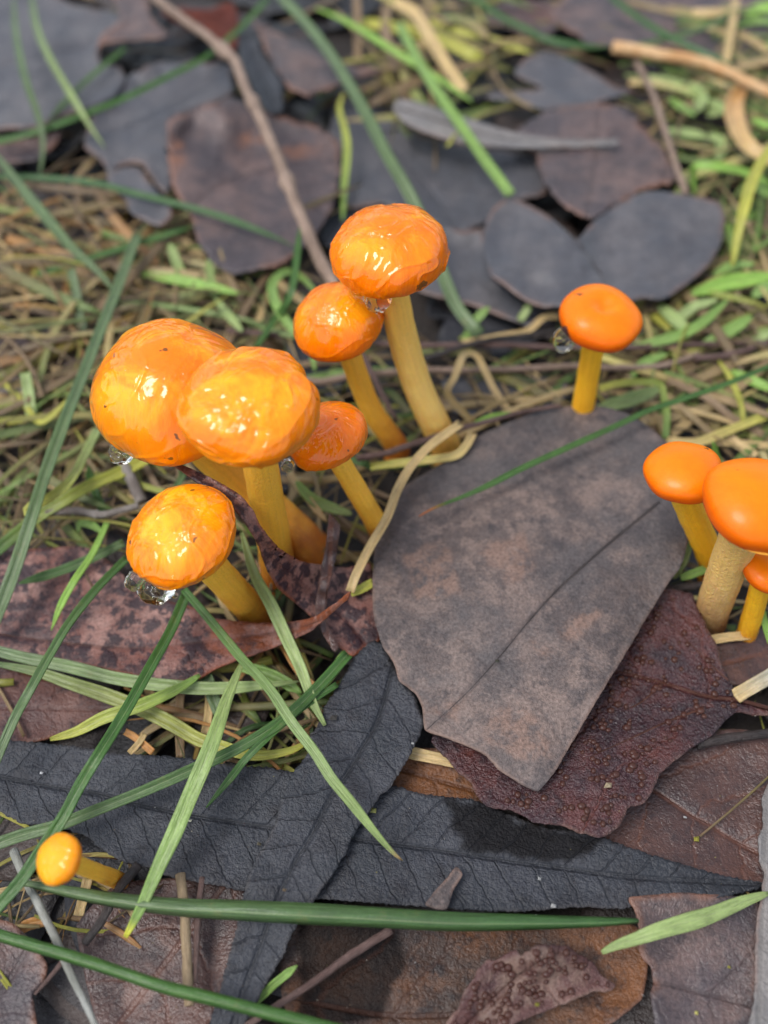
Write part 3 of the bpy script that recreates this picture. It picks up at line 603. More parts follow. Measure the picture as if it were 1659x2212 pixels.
    rads = stemw * s * .5 * (1 + (base_w - 1) * (1 - u) ** 3 * 1.0 + .05 * np.array([nz(q * 5, seed) for q in u]))
    tube('stem', Cc, rads, SM[stemm], root, off=B, seg=28, rough=.05, seed=seed)
    return root, C, R, H, M
M1 = mushroom('big bell shaped slimy orange mushroom behind its twin, stem crossing behind', (200, 693, 540, 992), (668, 1185), .45, .45, 'slime2', 'yellow', 92, tilt=(-.08, .0), seed=2.2, swirl=.15, wrinkle=.020, mid=[(540, 1060, .6)], lobes=.012)
M2 = mushroom('big wrinkled slimy orange mushroom with a notched rim overlapping its larger twin', (389, 755, 687, 1002), (602, 1235), .45, -.10, 'slime', 'yellow', 84, tilt=(-.02, -.08), seed=5.1, swirl=.9, wrinkle=.042, notch=(.45, .07))
M3 = mushroom('small slimy orange mushroom tucked behind the wrinkled cap, slanting stem', (614, 866, 792, 1016), (832, 1165), .5, .05, 'wet', 'yellow', 50, tilt=(-.28, .05), seed=7.7, swirl=.7, wrinkle=.028)
M4 = mushroom('low slimy orange mushroom with clear drops hanging from its rim above the lance leaf', (268, 1053, 517, 1266), (545, 1322), .30, -.35, 'slime', 'yellow', 76, tilt=(-.30, -.05), seed=9.4, swirl=.5, wrinkle=.034, base_w=1.1)
M5 = mushroom('tall orange mushroom with a lopsided shiny cap and curved pale stem', (711, 440, 966, 640), (962, 965), .5, .25, 'wet', 'pale', 70, tilt=(-.10, .05), seed=11.8, swirl=.3, wrinkle=.030, mid=[(905, 840, .40), (868, 720, .75)], base_w=1.2)
M6 = mushroom('orange mushroom with a dark speck leaning against the tall lopsided one', (632, 609, 829, 775), (856, 962), .5, .05, 'wet', 'yellow', 50, tilt=(-.22, -.02), seed=13.2, swirl=.4, wrinkle=.022, mid=[(800, 880, .5)])
M7 = mushroom('lone satin orange mushroom with a dimpled crown behind the big grey leaf', (1208, 618, 1387, 757), (1250, 935), .4, .0, 'satin', 'bright', 50, tilt=(.05, -.02), seed=15.9, wrinkle=.010, umbo=.17)
M8 = mushroom('small satin orange mushroom with thick yellow stem beside the buff stemmed one', (1392, 962, 1560, 1091), (1545, 1228), .5, -.05, 'satin', 'bright', 62, tilt=(-.10, .12), seed=17.3, wrinkle=.003)
M9 = mushroom('large smooth satin orange mushroom on a grainy buff stem', (1519, 990, 1762, 1196), (1533, 1352), .25, -.10, 'satin', 'grain', 88, tilt=(.16, .02), seed=19.5, wrinkle=.003, base_w=.85, mid=[(1545, 1300, .35)])
M10 = mushroom('small orange mushroom half hidden behind the grainy buff stem', (1602, 1172, 1730, 1282), (1612, 1372), .45, .0, 'satin', 'bright', 46, tilt=(.12, .0), seed=21.2, wrinkle=.004, base_w=1.1)
M11 = mushroom('tiny glossy yellow orange button mushroom by the long slate leaf', (72, 1793, 182, 1908), (262, 1905), .30, -.15, 'gloss', 'yellow', 38, tilt=(-.42, -.10), seed=23.8, wrinkle=.002, Hk=.55)

def drop(label, c, rx, rz, name='water_drop', neck=0., lump=.1, seed=0.):
    V = []; n, m = 24, 16
    for i in range(m + 1):
        a = math.pi * i / m
        for k in range(n):
            ph = 2 * math.pi * k / n; q = 1 + lump * nz(math.cos(ph) * 1.3 + seed, math.sin(ph) * 1.3, math.cos(a) * 1.5)
            nk = 1 - neck * sstep(0, 1, math.cos(a)) if neck else 1
            V.append(c + np.array([rx * q * nk * math.sin(a) * math.cos(ph), rx * q * nk * math.sin(a) * math.sin(ph), rz * q * math.cos(a)]))
    F = [(i * n + k, (i + 1) * n + k, (i + 1) * n + (k + 1) % n, i * n + (k + 1) % n) for i in range(m) for k in range(n)]
    return tag(link(name, V, F, WATER), label, 'drop', 'clear drops on the mushrooms')
def at_cap(M, x, y, dz=0.):                               # a point on the camera-facing margin plane of a cap
    C = M[1]; d = rays(np.array([x, y])); t = np.dot(C - CAM, FWD) / np.dot(d, FWD); return CAM + t * d
c = at_cap(M4, 338, 1272); s4 = pscale(c)
drop('clear bubbly slime drop hanging lowest from the low slimy cap', c + np.array([0, -.02, .03]), 38 * s4, 26 * s4, 'slime_drop', lump=.25, seed=2.)
drop('clear bulge of slime on the rim of the low slimy cap', at_cap(M4, 292, 1248) + np.array([0, -.05, 0]), 21 * s4, 24 * s4, 'slime_drop', lump=.2, seed=4.)
drop('tiny round bead of water beside the slime drop', at_cap(M4, 378, 1286), 7 * s4, 7 * s4, lump=.0)
c = at_cap(M7, 1219, 731); s7 = pscale(c)
drop('clear water drop hanging from the lone dimpled cap', c, 25 * s7, 36 * s7, neck=.4, lump=.05, seed=6.)
c = at_cap(M5, 815, 640); s5 = pscale(c)
drop('clear slime bridge stuck between the leaning cap and the tall lopsided cap', c, 26 * s5, 42 * s5, 'slime_drop', lump=.5, seed=8.)
c = at_cap(M3, 622, 1005); s3 = pscale(c)
drop('clear drop on the rim of the small slimy cap behind the wrinkled cap', c, 14 * s3, 20 * s3, lump=.2, seed=10.)
c = at_cap(M1, 262, 978); s1 = pscale(c)
drop('clear smear of slime along the rim of the bell shaped cap', c, 30 * s1, 12 * s1, 'slime_drop', lump=.3, seed=12.)

# ------------------------------------------------------------------ grass blades, straws, twigs
COL = {'g': (.044, .105, .022), 'b': (.082, .125, .050), 'l': (.16, .26, .060), 'p': (.24, .31, .11), 'y': (.34, .33, .055), 's': (.46, .33, .15), 't': (.20, .13, .07),
       'd': (.032, .085, .022), 'o': (.42, .20, .06), 'w': (.36, .37, .31), 'v': (.20, .34, .06)}
def blade_mesh(C, wid, ca, cb, fold, roll, prof, seed, tip=None):
    C = np.asarray(C, float); n = len(C); T = np.gradient(C, axis=0); T /= np.linalg.norm(T, axis=1)[:, None] + 1e-9
    up = np.array([roll, -.45, 1.]); up /= np.linalg.norm(up); V, U, K = [], [], []
    for i in range(n):
        u = i / (n - 1); a = np.cross(T[i], up); a /= np.linalg.norm(a) + 1e-9; b = np.cross(a, T[i])
        if prof == 'tip': pw = min(1., (1 - u) * 5 + .03) ** .8 * (.8 + .2 * min(1, u * 4))
        elif prof == 'both': pw = (math.sin(math.pi * min(1, max(0, u * .96 + .02)))) ** .55
        elif prof == 'start': pw = min(1., u * 5 + .03) ** .8
        else: pw = 1.
        pw *= 1 + .08 * nz(u * 7, seed)
        for q in (-1, -.5, 0, .5, 1):
            V.append(C[i] + wid * .5 * pw * (q * a + fold * (abs(q) - .5) * b)); U.append((u * n / 12., q, seed))
            k = u; cc = np.array(ca) * (1 - k) + np.array(cb) * k
            if tip is not None: cc = cc * (1 - sstep(.93, .99, u)) + np.array(tip) * sstep(.93, .99, u)
            K.append((*cc, 1))
    F = [(i * 5 + q, i * 5 + q + 1, i * 5 + q + 6, i * 5 + q + 5) for i in range(n - 1) for q in range(4)]
    return np.array(V), F, np.array(U), np.array(K)
def blade(label, ca, wpx, z, pts, cb=None, prof='tip', fold=.6, roll=0., name='grass_blade', tip=None, group=None, cat=None):
    zz = np.interp(np.linspace(0, 1, len(pts)), np.linspace(0, 1, len(z)), z) if not np.isscalar(z) else np.full(len(pts), z)
    C = unproj(np.array(pts), zz); C = resample(catmull(C, 8), n=max(14, min(60, int(len(pts) * 6))))
    wc = wpx * pscale(C[len(C) // 2]); sd_ = (sum(map(ord, label)) % 89) * .37 + pts[0][0] * .01
    tint = lambda k: np.array(COL[k])
    V, F, U, K = blade_mesh(C, wc, tint(ca), tint(cb or ca), fold, roll, prof, sd_, tip)
    o = link(name, V, F, BM, attrs={'uvw': ('FLOAT_VECTOR', U), 'tint': ('FLOAT_COLOR', K)}, solid=.012)
    tag(o, label, cat or ('straw' if name == 'straw' else 'grass blade'), group)
    return o
def straw(label, ca, wpx, z, pts, **kw): return blade(label, ca, wpx, z, pts, name='straw', **{'prof': 'flat', **kw})
def twig(label, m, wpx, z, pts, taper=.5, knots=(), rough=.18, name='twig', cat='twig'):
    zz = np.interp(np.linspace(0, 1, len(pts)), np.linspace(0, 1, len(z)), z) if not np.isscalar(z) else np.full(len(pts), z)
    C = resample(catmull(unproj(np.array(pts), zz), 8), n=max(20, len(pts) * 9)); n = len(C); u = np.linspace(0, 1, n)
    r = wpx * .5 * pscale(C[n // 2]) * (1 - taper * u)
    for k in knots: r = r * (1 + .45 * np.exp(-((u - k) / .012) ** 2))
    return tag(tube(name, C, r, TM[m], seg=10, rough=rough, seed=len(label) * .31), label, cat)

# foreground
blade('broad folded dark green blade lying across the lower ends of the slate leaves', 'b', 44, [.75, .95, 1.05, 1.0, .9], P(0, '30,1905 100,1918 200,1938 300,1953 400,1963 500,1968 600,1973 700,1978 830,1985 980,1993 1130,1994 1280,1993 1380,1990'), cb='d', prof='both', fold=-.95, roll=0)
blade('thick rounded green blade crossing the bleached stalk and the smooth mauve leaf', 'g', 28, [.9, 1.1, 1.0], P(0, '-30,2014 50,2038 125,2060 200,2083 275,2108 350,2133 450,2158 550,2183 650,2208 760,2235'), prof='flat', fold=-.8)
blade('straight light green blade with dry cut tip pointing at the long slate leaf', 'g', 21, [1.15, 1.5, 1.35, .80], P(0, '396,1272 450,1335 520,1420 580,1485 630,1560 680,1625 715,1680 760,1735 810,1798 850,1843 870,1860'), cb='p', fold=.4, tip=(.5, .32, .15))
blade('long folded dark green blade running from under the low slimy cap past the button mushroom', 'g', 24, [1.0, 1.45, 1.5, 1.2, 1.0], P(0, '402,1285 370,1360 330,1432 282,1518 243,1583 207,1640 173,1696 135,1768 85,1843 40,1908 -20,1975'), prof='flat', fold=.6)
blade('slender green blade arching from behind the low cap over the knobbly red leaf', 'g', 19, [1.0, 1.4, 1.4, 1.1], P(0, '275,1205 210,1270 150,1345 110,1410 65,1490 30,1555 -12,1650'), cb='b', prof='flat', fold=.5)
blade('short bright green pointed blade beside the low slimy cap', 'v', 15, [.9, 1.2, .8], P(0, '232,1128 200,1195 160,1255 130,1310 110,1362'), fold=.4)
blade('short blue green blade lying flat on the lance leaf beside the low cap', 'b', 20, .78, P(0, '268,1172 200,1205 125,1235 40,1260'), cb='g')
blade('pale green blade lying along the lower edge of the lance leaf', 'b', 26, .74, P(0, '-20,1402 50,1420 150,1440 250,1465 350,1480 450,1487 550,1482 645,1472'), cb='p', fold=.5)
blade('long blue green blade fading to yellow that runs under the crossing green blades', 'b', 30, [.70, .66, .6, .55], P(0, '-20,1432 75,1450 150,1475 210,1495 265,1515 325,1540 375,1565 425,1595 475,1612 550,1632 625,1622 665,1602'), cb='y', prof='both')
blade('yellowish blade with a pointed tip resting on the knobbly red leaf', 'l', 27, [.85, .9, .7], P(0, '432,1458 380,1490 300,1525 225,1550 165,1580 108,1597'), cb='y', prof='both')
blade('wide pale yellow green blade hanging down across the slate leaf with a yellow tip', 'p', 36, [1.0, 1.35, 1.2, 1.0, .8], P(0, '522,1432 490,1510 465,1585 442,1645 415,1708 375,1803 340,1878 310,1948 290,1988 270,2025'), cb='l', prof='both', fold=.3, tip=(.5, .5, .05))
blade('dark green blade slanting over the long slate leaf towards the button mushroom', 'g', 23, [.95, 1.0, .95, .9], P(0, '752,1412 700,1470 640,1530 590,1570 525,1610 465,1640 425,1658 300,1713 200,1753 125,1783 50,1803 -15,1826'), cb='b', prof='flat', fold=.55)
blade('thin dark green blade with fine point ending on the long slate leaf', 'g', 15, [.9, 1.0, .72], P(0, '728,1478 650,1530 575,1595 530,1640 500,1678 445,1745'), fold=.5)
blade('pale green blade drooping past the low cap stem to the slate leaf tip', 'p', 26, [1.3, 1.2, 1.0, .85], P(0, '522,1150 550,1240 585,1305 615,1370 650,1445 675,1515 702,1567'), prof='both')
blade('pale green blade with hairy edges and a cut white end near the slate leaf point', 'p', 36, [.9, 1.0, .75], P(0, '1300,2058 1330,2043 1380,2026 1430,2008 1530,1978 1605,1948 1660,1930'), cb='p', prof='both', fold=.25)
straw('orange brown straw under the drooping pale blade', 'o', 17, [.6, .5], P(0, '608,1385 650,1455 695,1502'))
straw('short flat yellow straw between the slate leaf and the ragged pimpled leaf', 's', 24, .55, P(0, '870,1622 930,1635 990,1647'), cat='straw')
blade('short blue green blade end under the yellowish blade near the lance leaf', 'b', 26, [.6, .5], P(5, '880,730 905,800 925,860 950,920'), prof='flat')
blade('short green blade under the straight light blade by the lance leaf', 'l', 24, [.62, .6], P(0, '515,1438 590,1460 652,1497'))
blade('short hairy green blade poking from beside the lower end of the diagonal slate leaf', 'l', 16, [.4, .7], P(0, '552,2165 590,2128 642,2086'))
blade('green blade curving down beside the slate leaf tip', 'l', 22, [.7, .6, .5], P(5, '1500,660 1440,740 1380,810 1330,850'), prof='flat')
straw('upright tan straw under the pale hanging blade in the gap', 't', 17, .35, P(5, '780,830 775,960 780,1110'))
straw('second tan straw in the gap beside the pale hanging blade', 's', 16, .40, P(5, '905,830 900,930 885,1010'))
straw('ochre straw at the upper edge of the long slate leaf', 'o', 14, .42, P(5, '540,1000 590,1030 660,1090'))
straw('pale short straw crossing the ochre straw above the long slate leaf', 's', 12, .45, P(5, '560,1095 600,1050 625,1010'))
twig('thick dry tan stalk under the broad folded blade', 'tan', 23, [.62, .64, .6], P(7, '780,540 795,680 805,850 812,1000 818,1110'), taper=.1)
twig('thin brown stalk beside the thick dry tan stalk', 'redbark', 15, [.60, .62, .58], P(7, '875,555 860,680 850,820 842,1010'), taper=.2)
twig('bleached white stalk thinning to olive under the thick rounded blade', 'white', 22, [.55, .8, .75, .6], P(7, '60,440 110,560 150,640 190,720 250,840 300,960 360,1080 420,1210'), taper=.35)
twig('black curved twig beside the tiny button mushroom', 'dark', 22, [.6, .62, .5], P(7, '600,500 510,610 440,740 365,840'), taper=.2)
twig('brown twig lying across the dark half of the orange patched leaf', 'redbark', 20, [.62, .60, .62], P(7, '1690,780 1500,900 1350,1010 1180,1120 1060,1200'), taper=.3)
twig('thin red brown twig at the torn edge of the smooth mauve leaf', 'redbark', 14, [.55, .5], P(7, '300,880 230,970 150,1060'))
twig('dark twig poking out beneath the wet purple pimpled leaf', 'dark', 22, [.62, .66], P(0, '1505,1608 1560,1597 1610,1590 1690,1580'), taper=.1)
twig('short dark twig at the buff stem beside the big grey leaf edge', 'dark', 18, [.7, .7], P(0, '1440,1272 1480,1268 1530,1262'), taper=.1)
straw('wide pale straw ending beside the pimpled leaf point', 's', 30, [.75, .8], P(0, '1588,1504 1620,1485 1690,1445'), cb='w')
straw('pale straw at the foot of the buff stem', 's', 18, [.62, .6], P(0, '1530,1383 1575,1376 1620,1372'))
straw('yellow straw under the smear of dead grass beside the bleached stalk', 'o', 22, .35, P(7, '60,800 120,760 200,740'))
straw('ochre root like straw below the tiny button mushroom', 's', 20, .32, P(7, '380,560 360,640 340,720'))

# around the caps and stems
straw('bent pale straw hanging from the twig down the edge of the big grey leaf', 's', 18, [1.35, 1.5, 1.35, 1.1], P(0, '995,915 930,962 890,1005 860,1055 835,1120 800,1180 770,1240 756,1278'))
straw('yellow green flattened straw looping round the base of the tall curved stem', 'y', 17, [.85, 1.0, 1.1], P(0, '800,1008 850,1002 905,996 980,985 1005,965 1022,935'), cb='s')
straw('short yellow stub at the end of the bent pale straw', 'y', 18, [1.0, 1.0], P(0, '757,1280 780,1272 806,1258'))
blade('dark green blade under the looped straw behind the small slimy cap', 'g', 12, [.8, .8], P(0, '740,985 800,1006 860,1008 925,1000'), prof='flat')
blade('green twisted leaf blade under the small slimy cap', 'l', 24, [.9, .75], P(3, '1280,1000 1340,1070 1420,1110 1520,1140'), cb='p', prof='both')
blade('thin pale blade below the small slimy cap', 's', 14, [.85, .8], P(3, '1250,960 1290,1020 1350,1100 1410,1170'))
blade('thin green blade with red tip lying across the big grey leaf', 'g', 12, [1.35, 1.42, 1.36, 1.24], P(0, '905,1115 940,1096 1030,1060 1130,1010 1230,965 1330,920 1405,885 1480,860 1580,825 1690,778')[::-1], cb='g', prof='tip', fold=.4, tip=(.5, .14, .04))
blade('yellowing green blade bent over beside the lone mushroom stem', 'y', 14, [.9, 1.1, .9, .6], P(4, '930,600 1000,580 1100,570 1190,580 1210,640 1222,720 1215,815'), cb='l', prof='flat')
blade('broad pale green blade lying behind the big grey leaf', 'p', 30, [.7, .75], P(4, '910,690 1000,665 1100,635 1200,595'), prof='both')
straw('long yellowish straw beside the small satin mushroom', 's', 18, [.7, .8], P(4, '1225,825 1350,832 1500,775 1690,700'), cb='y')
blade('upright yellow green blade in the straw beside the small satin mushrooms', 'y', 13, [.6, .9, .6], P(4, '1445,475 1500,560 1545,680 1552,785'), prof='both')
straw('brown straw sloping across the tangle beside the lone mushroom', 't', 15, [.7, .6], P(4, '1225,560 1380,630 1500,720 1640,800'))
straw('tan straw sloping up through the tangle beside the lone mushroom', 's', 18, [.5, .7], P(4, '1240,795 1400,680 1520,600 1690,460'), cb='t')
straw('pale straw behind the small satin mushroom cap', 's', 14, [.6, .6], P(4, '1220,832 1400,828 1680,846'))
straw('short straw slanting behind the large satin cap', 's', 15, [.65, .6], P(4, '1470,790 1540,840 1610,890'))
straw('curly tan straw arched behind the tall curved stem', 's', 14, [.5, .9, 1.1, .8, .5], P(4, '385,745 340,700 285,640 275,600 305,550 335,470 365,448 405,465 440,530 480,610 550,712'))
blade('short green blade under the notched leaf beside the tall stem', 'l', 17, [.5, .8], P(4, '345,395 400,300 455,245'))
blade('small green blade tip under the notched slate leaf', 'p', 15, [.5, .7], P(4, '585,305 610,270 632,228'))
straw('thin tan straw below the notched slate leaf', 's', 13, [.6, .6], P(4, '340,400 420,388 520,370 620,350 690,292 755,285'))
blade('small green blade where the twig meets the big grey leaf', 'v', 14, [1.0, 1.0], P(4, '385,750 460,725 555,705'), prof='both')
blade('green blade at the foot of the small satin mushroom', 'p', 24, [.7, 1.0], P(0, '1455,1250 1475,1205 1492,1165'), prof='both')
blade('small green blade reaching to the thick yellow stem', 'l', 17, [.75, .8], P(0, '1470,1248 1500,1238 1530,1226'))
blade('green blade beside the half hidden small mushroom', 'v', 14, [.7, 1.1], P(0, '1665,1390 1648,1330 1635,1285'))
blade('green blade tip standing behind the small satin cap', 'v', 15, [.6, 1.3], P(0, '1560,1010 1548,985 1540,955'))
blade('large blue green blade rising past the bell shaped cap', 'b', 25, [.8, 1.4, 1.6, 1.3, .9], P(0, '-20,1360 25,1250 65,1130 100,1020 140,910 180,810 215,720 255,620 298,505'), prof='flat', fold=.6)
blade('thick yellow green blade passing under the bell shaped cap', 'g', 26, [.7, .9, .8], P(0, '-20,1200 80,1118 140,1080 200,1046 260,1020 318,990'), cb='y', prof='flat')
blade('yellow green kinked blade with a dry end beside the large blue green blade', 'p', 20, [.8, 1.2, 1.3, 1.3], P(0, '212,925 185,980 150,1040 100,1080 62,1098 72,1122'), cb='y', prof='flat')
blade('thin yellow blade rising through the straw beside the bell shaped cap', 'y', 11, [.5, 1.0], P(0, '0,818 50,870 85,912 120,890 155,850'))
blade('pale green blade stub among the straw beside the bell shaped cap', 'p', 22, [.5, .9], P(0, '72,930 64,860 55,805'), prof='flat')
blade('yellowish blade lying in the straw beside the bell shaped cap', 'y', 13, [.5, .6], P(0, '-10,915 60,905 100,895'))
blade('slim green stalk standing between the leaning mushroom and the twig', 'g', 14, [.4, 1.2, 1.6], P(0, '552,752 590,695 618,655 634,610 648,490'), prof='tip')
blade('bright green blade curled into a loop behind the leaning mushroom', 'l', 20, [.5, .9, 1.0, .7], P(0, '690,640 655,602 625,588 600,598 588,622 598,660 630,710 668,745 680,800'), prof='both')
blade('bright green blade lying in the straw behind the bell shaped cap', 'v', 22, [.6, .7], P(0, '300,590 375,603 450,618 515,634'), prof='both')
blade('short pale green blade standing behind the bell shaped cap', 'p', 20, [.5, 1.0], P(0, '405,610 385,575 366,525'))
blade('pale blade slanting down to the bell shaped cap', 'p', 18, [.6, .7], P(3, '930,210 985,280 1045,350'), prof='both')
blade('upright pale blade stub behind the wrinkled cap', 'p', 17, [.5, 1.0], P(3, '925,200 910,120 900,40'))
blade('thin green blade crossing the straw behind the bell shaped cap', 'g', 14, [.7, .8], P(1, '160,1185 400,1110 600,1050 835,978'))
blade('blue green upright blade behind the bell shaped cap', 'b', 17, [.4, 1.0], P(3, '375,400 345,280 330,180 305,80'), prof='flat')
blade('green blade low beneath the bell shaped cap', 'g', 17, [.5, .9], P(3, '450,1140 400,1010 380,930'))
blade('small green blade cluster end beside the pale grey twig', 'l', 15, [.5, .7], P(5, '340,140 345,100 400,110 440,140'), prof='both')
blade('green blade peeking from under the bell shaped cap', 'b', 15, [.7, 1.2], P(3, '760,1030 790,960 770,890'))
twig('pale grey broken twig beside the low slimy cap', 'grey', 17, [.75, .8], P(0, '100,1108 165,1103 215,1112 255,1104 300,1092'), taper=.15, knots=(.55,))
twig('grey dead stalk leaning under the bell shaped cap', 'grey', 26, [.6, 1.0], P(0, '305,1085 285,1040 262,990 245,950'), taper=.2)
twig('long bare tan twig with a knee rising behind the leaning mushroom', 'brown', 21, [1.3, 1.6, 1.7, 1.4, 1.0], P(1, '640,-40 680,0 800,90 900,160 975,228 1018,268 1060,380 1120,500 1160,590 1220,730 1270,860 1320,980 1370,1100 1450,1240 1560,1420'), taper=-.25, knots=(.305, .325, .50, .7))
twig('long horizontal brown twig lying behind the stems and the lone mushroom', 'brown', 17, [.55, .6, .6, .55], P(0, '600,812 690,825 760,812 830,805 925,800 1030,800 1130,797 1230,791 1330,795 1430,790 1510,765'), taper=.2, rough=.3)
twig('second thin brown twig running under the lone mushroom cap', 'redbark', 13, [.5, .55, .55], P(0, '490,715 630,726 760,738 910,746 1080,745 1200,750 1380,750 1500,745 1690,738'), taper=0, rough=.25)
twig('thin black curved stalk under the notched slate leaf', 'dark', 15, [.6, .65], P(4, '180,475 300,430 450,390 600,370 740,345'), taper=.4)
twig('brown twig crossing in front of the tall curved stem', 'redbark', 15, [1.0, 1.1, 1.15, 1.1], P(0, '770,990 830,980 890,960 980,930 1055,910 1130,890 1212,876'), taper=.4, rough=.25)
twig('thin brown twig between the two tall stems', 'redbark', 15, [1.1, .6], P(0, '770,745 800,800 830,860 855,905'), taper=.3)
twig('brown twig lying in the tangle beside the lone mushroom', 'redbark', 16, [.6, .7], P(0, '1500,775 1580,765 1690,730'), taper=.2)
twig('grey brown twig in the straw beside the bell shaped cap', 'grey', 14, [.4, .5], P(3, '-20,612 150,610 320,632'), taper=.2)
twig('brown stalk lying in the straw behind the bell shaped cap', 'brown', 15, [.5, .5], P(3, '-20,500 150,470 330,415'), taper=.2)

# behind: blurred blades
blade('blue green blade slanting through the straw towards the bell shaped cap', 'b', 22, [1.2, 1.3, 1.0], P(0, '-20,320 50,410 100,470 150,530 215,590 245,628'), prof='both')
blade('curved pale green blade over the broad blue grey leaf', 'b', 15, [1.3, 1.5, 1.2, .7], P(1, '58,-20 70,150 110,340 165,500 186,620 172,760'), prof='both')
blade('arched thin green blade with its tip on the grey purple leaf', 'b', 14, [1.4, 1.5, .8], P(1, '135,-20 160,120 210,240 290,380 380,530 455,640'), cb='p')
blade('long thin green blade crossing the dead leaves under the arched blade', 'g', 13, [.9, 1.1, 1.1, 1.0], P(1, '-20,615 150,572 350,500 550,420 750,320 900,240 1050,110 1160,-10'), prof='flat')
blade('faint thin blade lying on the broad blue grey leaf', 'g', 11, [.85, .8], P(1, '545,205 430,300 320,400 200,530'), cb='b')
blade('thin dark green blade lying over the large pinkish brown leaf', 'd', 14, [.8, .95, .85], P(1, '-20,762 200,770 400,790 600,840 800,890 1000,950 1200,1030 1265,1065'))
blade('tall blue green blade sweeping behind the tall lopsided cap', 'b', 24, [1.5, 1.7, 1.6, 1.1, .7], P(0, '600,-15 665,55 715,120 765,200 800,265 830,325 868,390 900,450 930,525 955,590 985,660 1035,722'), prof='flat', fold=.4)
blade('pale upright blade ending behind the tall lopsided cap', 'l', 15, [.5, 1.0, 1.1], P(0, '740,475 745,390 750,325 745,280 733,235 742,200'), cb='y', prof='both')
blade('light green blade lying across the narrow grey leaf', 'l', 21, [1.1, 1.3, 1.1], P(0, '860,50 905,135 945,200 1005,285 1050,350 1102,420'), prof='flat')
blade('yellow green blade crossing the light green one', 'v', 15, [1.0, 1.2, 1.0], P(0, '682,18 725,35 780,65 830,97 890,135 955,175 1020,220'), prof='both')
straw('wide tan straw beside the light green blade', 's', 26, [1.0, 1.1, .9], P(0, '850,5 895,30 930,85 960,135 1000,195'))
straw('greyish bent straw beside the wide tan straw', 't', 20, [.8, .9, .7], P(0, '850,150 842,110 832,60 838,5'))
blade('dark green blade over the small dark leaf', 'd', 15, [.8, .9, .8], P(2, '380,-10 500,70 620,130 700,170 850,200 985,200'))
blade('pale yellowish blade under the dark green one', 'y', 16, [.7, .7], P(2, '190,90 330,140 480,180 640,230'))
blade('dark green blade slanting over the dusky pink leaf', 'd', 15, [.9, 1.0, .9], P(2, '970,-20 1100,80 1250,170 1400,240 1570,325'))
blade('thin pale green blade crossing the dusky pink leaf', 'b', 13, [.9, .9], P(2, '1090,200 1250,160 1400,110 1500,60 1620,30'))
straw('upright tan straw beside the dusky pink leaf', 's', 15, [.6, .9, .9], P(2, '1450,380 1475,270 1500,130 1522,-10'))
straw('thin upright tan straw behind the toothed grey brown leaf', 't', 15, [.7, 1.0], P(1, '1545,270 1545,130 1540,-20'))
twig('thick orange tan dried stalk lying on the dusky pink leaf', 'orangestalk', 30, [.75, .85, .8], P(2, '990,205 1100,222 1200,240 1340,262 1480,310 1600,370 1720,430'), taper=.3)
straw('dry orange brown curled leaf strip beside the green tangle', 'o', 44, [.6, 1.0, 1.1, .9], P(2, '1560,370 1515,430 1510,520 1550,610 1620,670 1720,720'), cb='s', prof='both', fold=.8)
blade('bright yellow green blade standing beside the notched slate leaf', 'y', 24, [.9, 1.5, 1.6], P(2, '1505,1150 1525,1030 1560,880 1600,760 1690,600'), cb='y', prof='both')
blade('bright green blade arching beside the toothed brown leaf', 'v', 20, [.8, 1.2, 1.1, .6], P(2, '1690,800 1560,745 1450,722 1350,718 1335,760 1345,840'), prof='both')
twig('thin brown stalk slanting between the toothed leaf and the green tangle', 'brown', 15, [.7, 1.0, .9], P(2, '1090,270 1150,380 1200,520 1250,680 1305,840'), taper=.1)
for i, (q, ww, c, z) in enumerate([('1330,190 1450,152 1560,130 1690,112', 34, 'v', (.7, .8)), ('1185,235 1255,300 1325,365', 30, 'p', (.6, .7)), ('1030,425 1150,402 1270,370 1380,310 1485,215', 22, 'l', (.5, .9)),
        ('1375,405 1470,362 1590,285', 26, 'l', (.5, .8)), ('1065,555 1120,490 1225,448', 18, 'l', (.5, .7)), ('1500,520 1580,560 1690,610', 22, 'v', (.6, .7)), ('1420,110 1500,70 1600,60', 20, 'l', (.6, .8)),
        ('1560,420 1620,380 1690,350', 20, 'p', (.5, .7)), ('1240,330 1330,250 1440,215', 20, 'p', (.5, .9)), ('1590,200 1640,170 1700,150', 24, 'l', (.6, .8))]):
    blade(['broad green grass leaf lying flat under the notched slate leaf edge', 'short pale green blade end touching the lone cap stem twig', 'pale green blade curving from the lone cap towards the notched leaf', 'green blade crossing the brown twig beside the lone cap', 'short green blade beside the lone yellow stem', 'bright green blade under the long thin red tipped blade', 'light green blade just beyond the notched leaf edge', 'small pale blade in the straw beyond the brown twig', 'pale blade crossing the curved pale green one beside the lone cap', 'light green blade above the bright green broad one'][i], c, ww, z, P(4, q), prof='both', group='soft green grass leaves beside the lone mushroom')
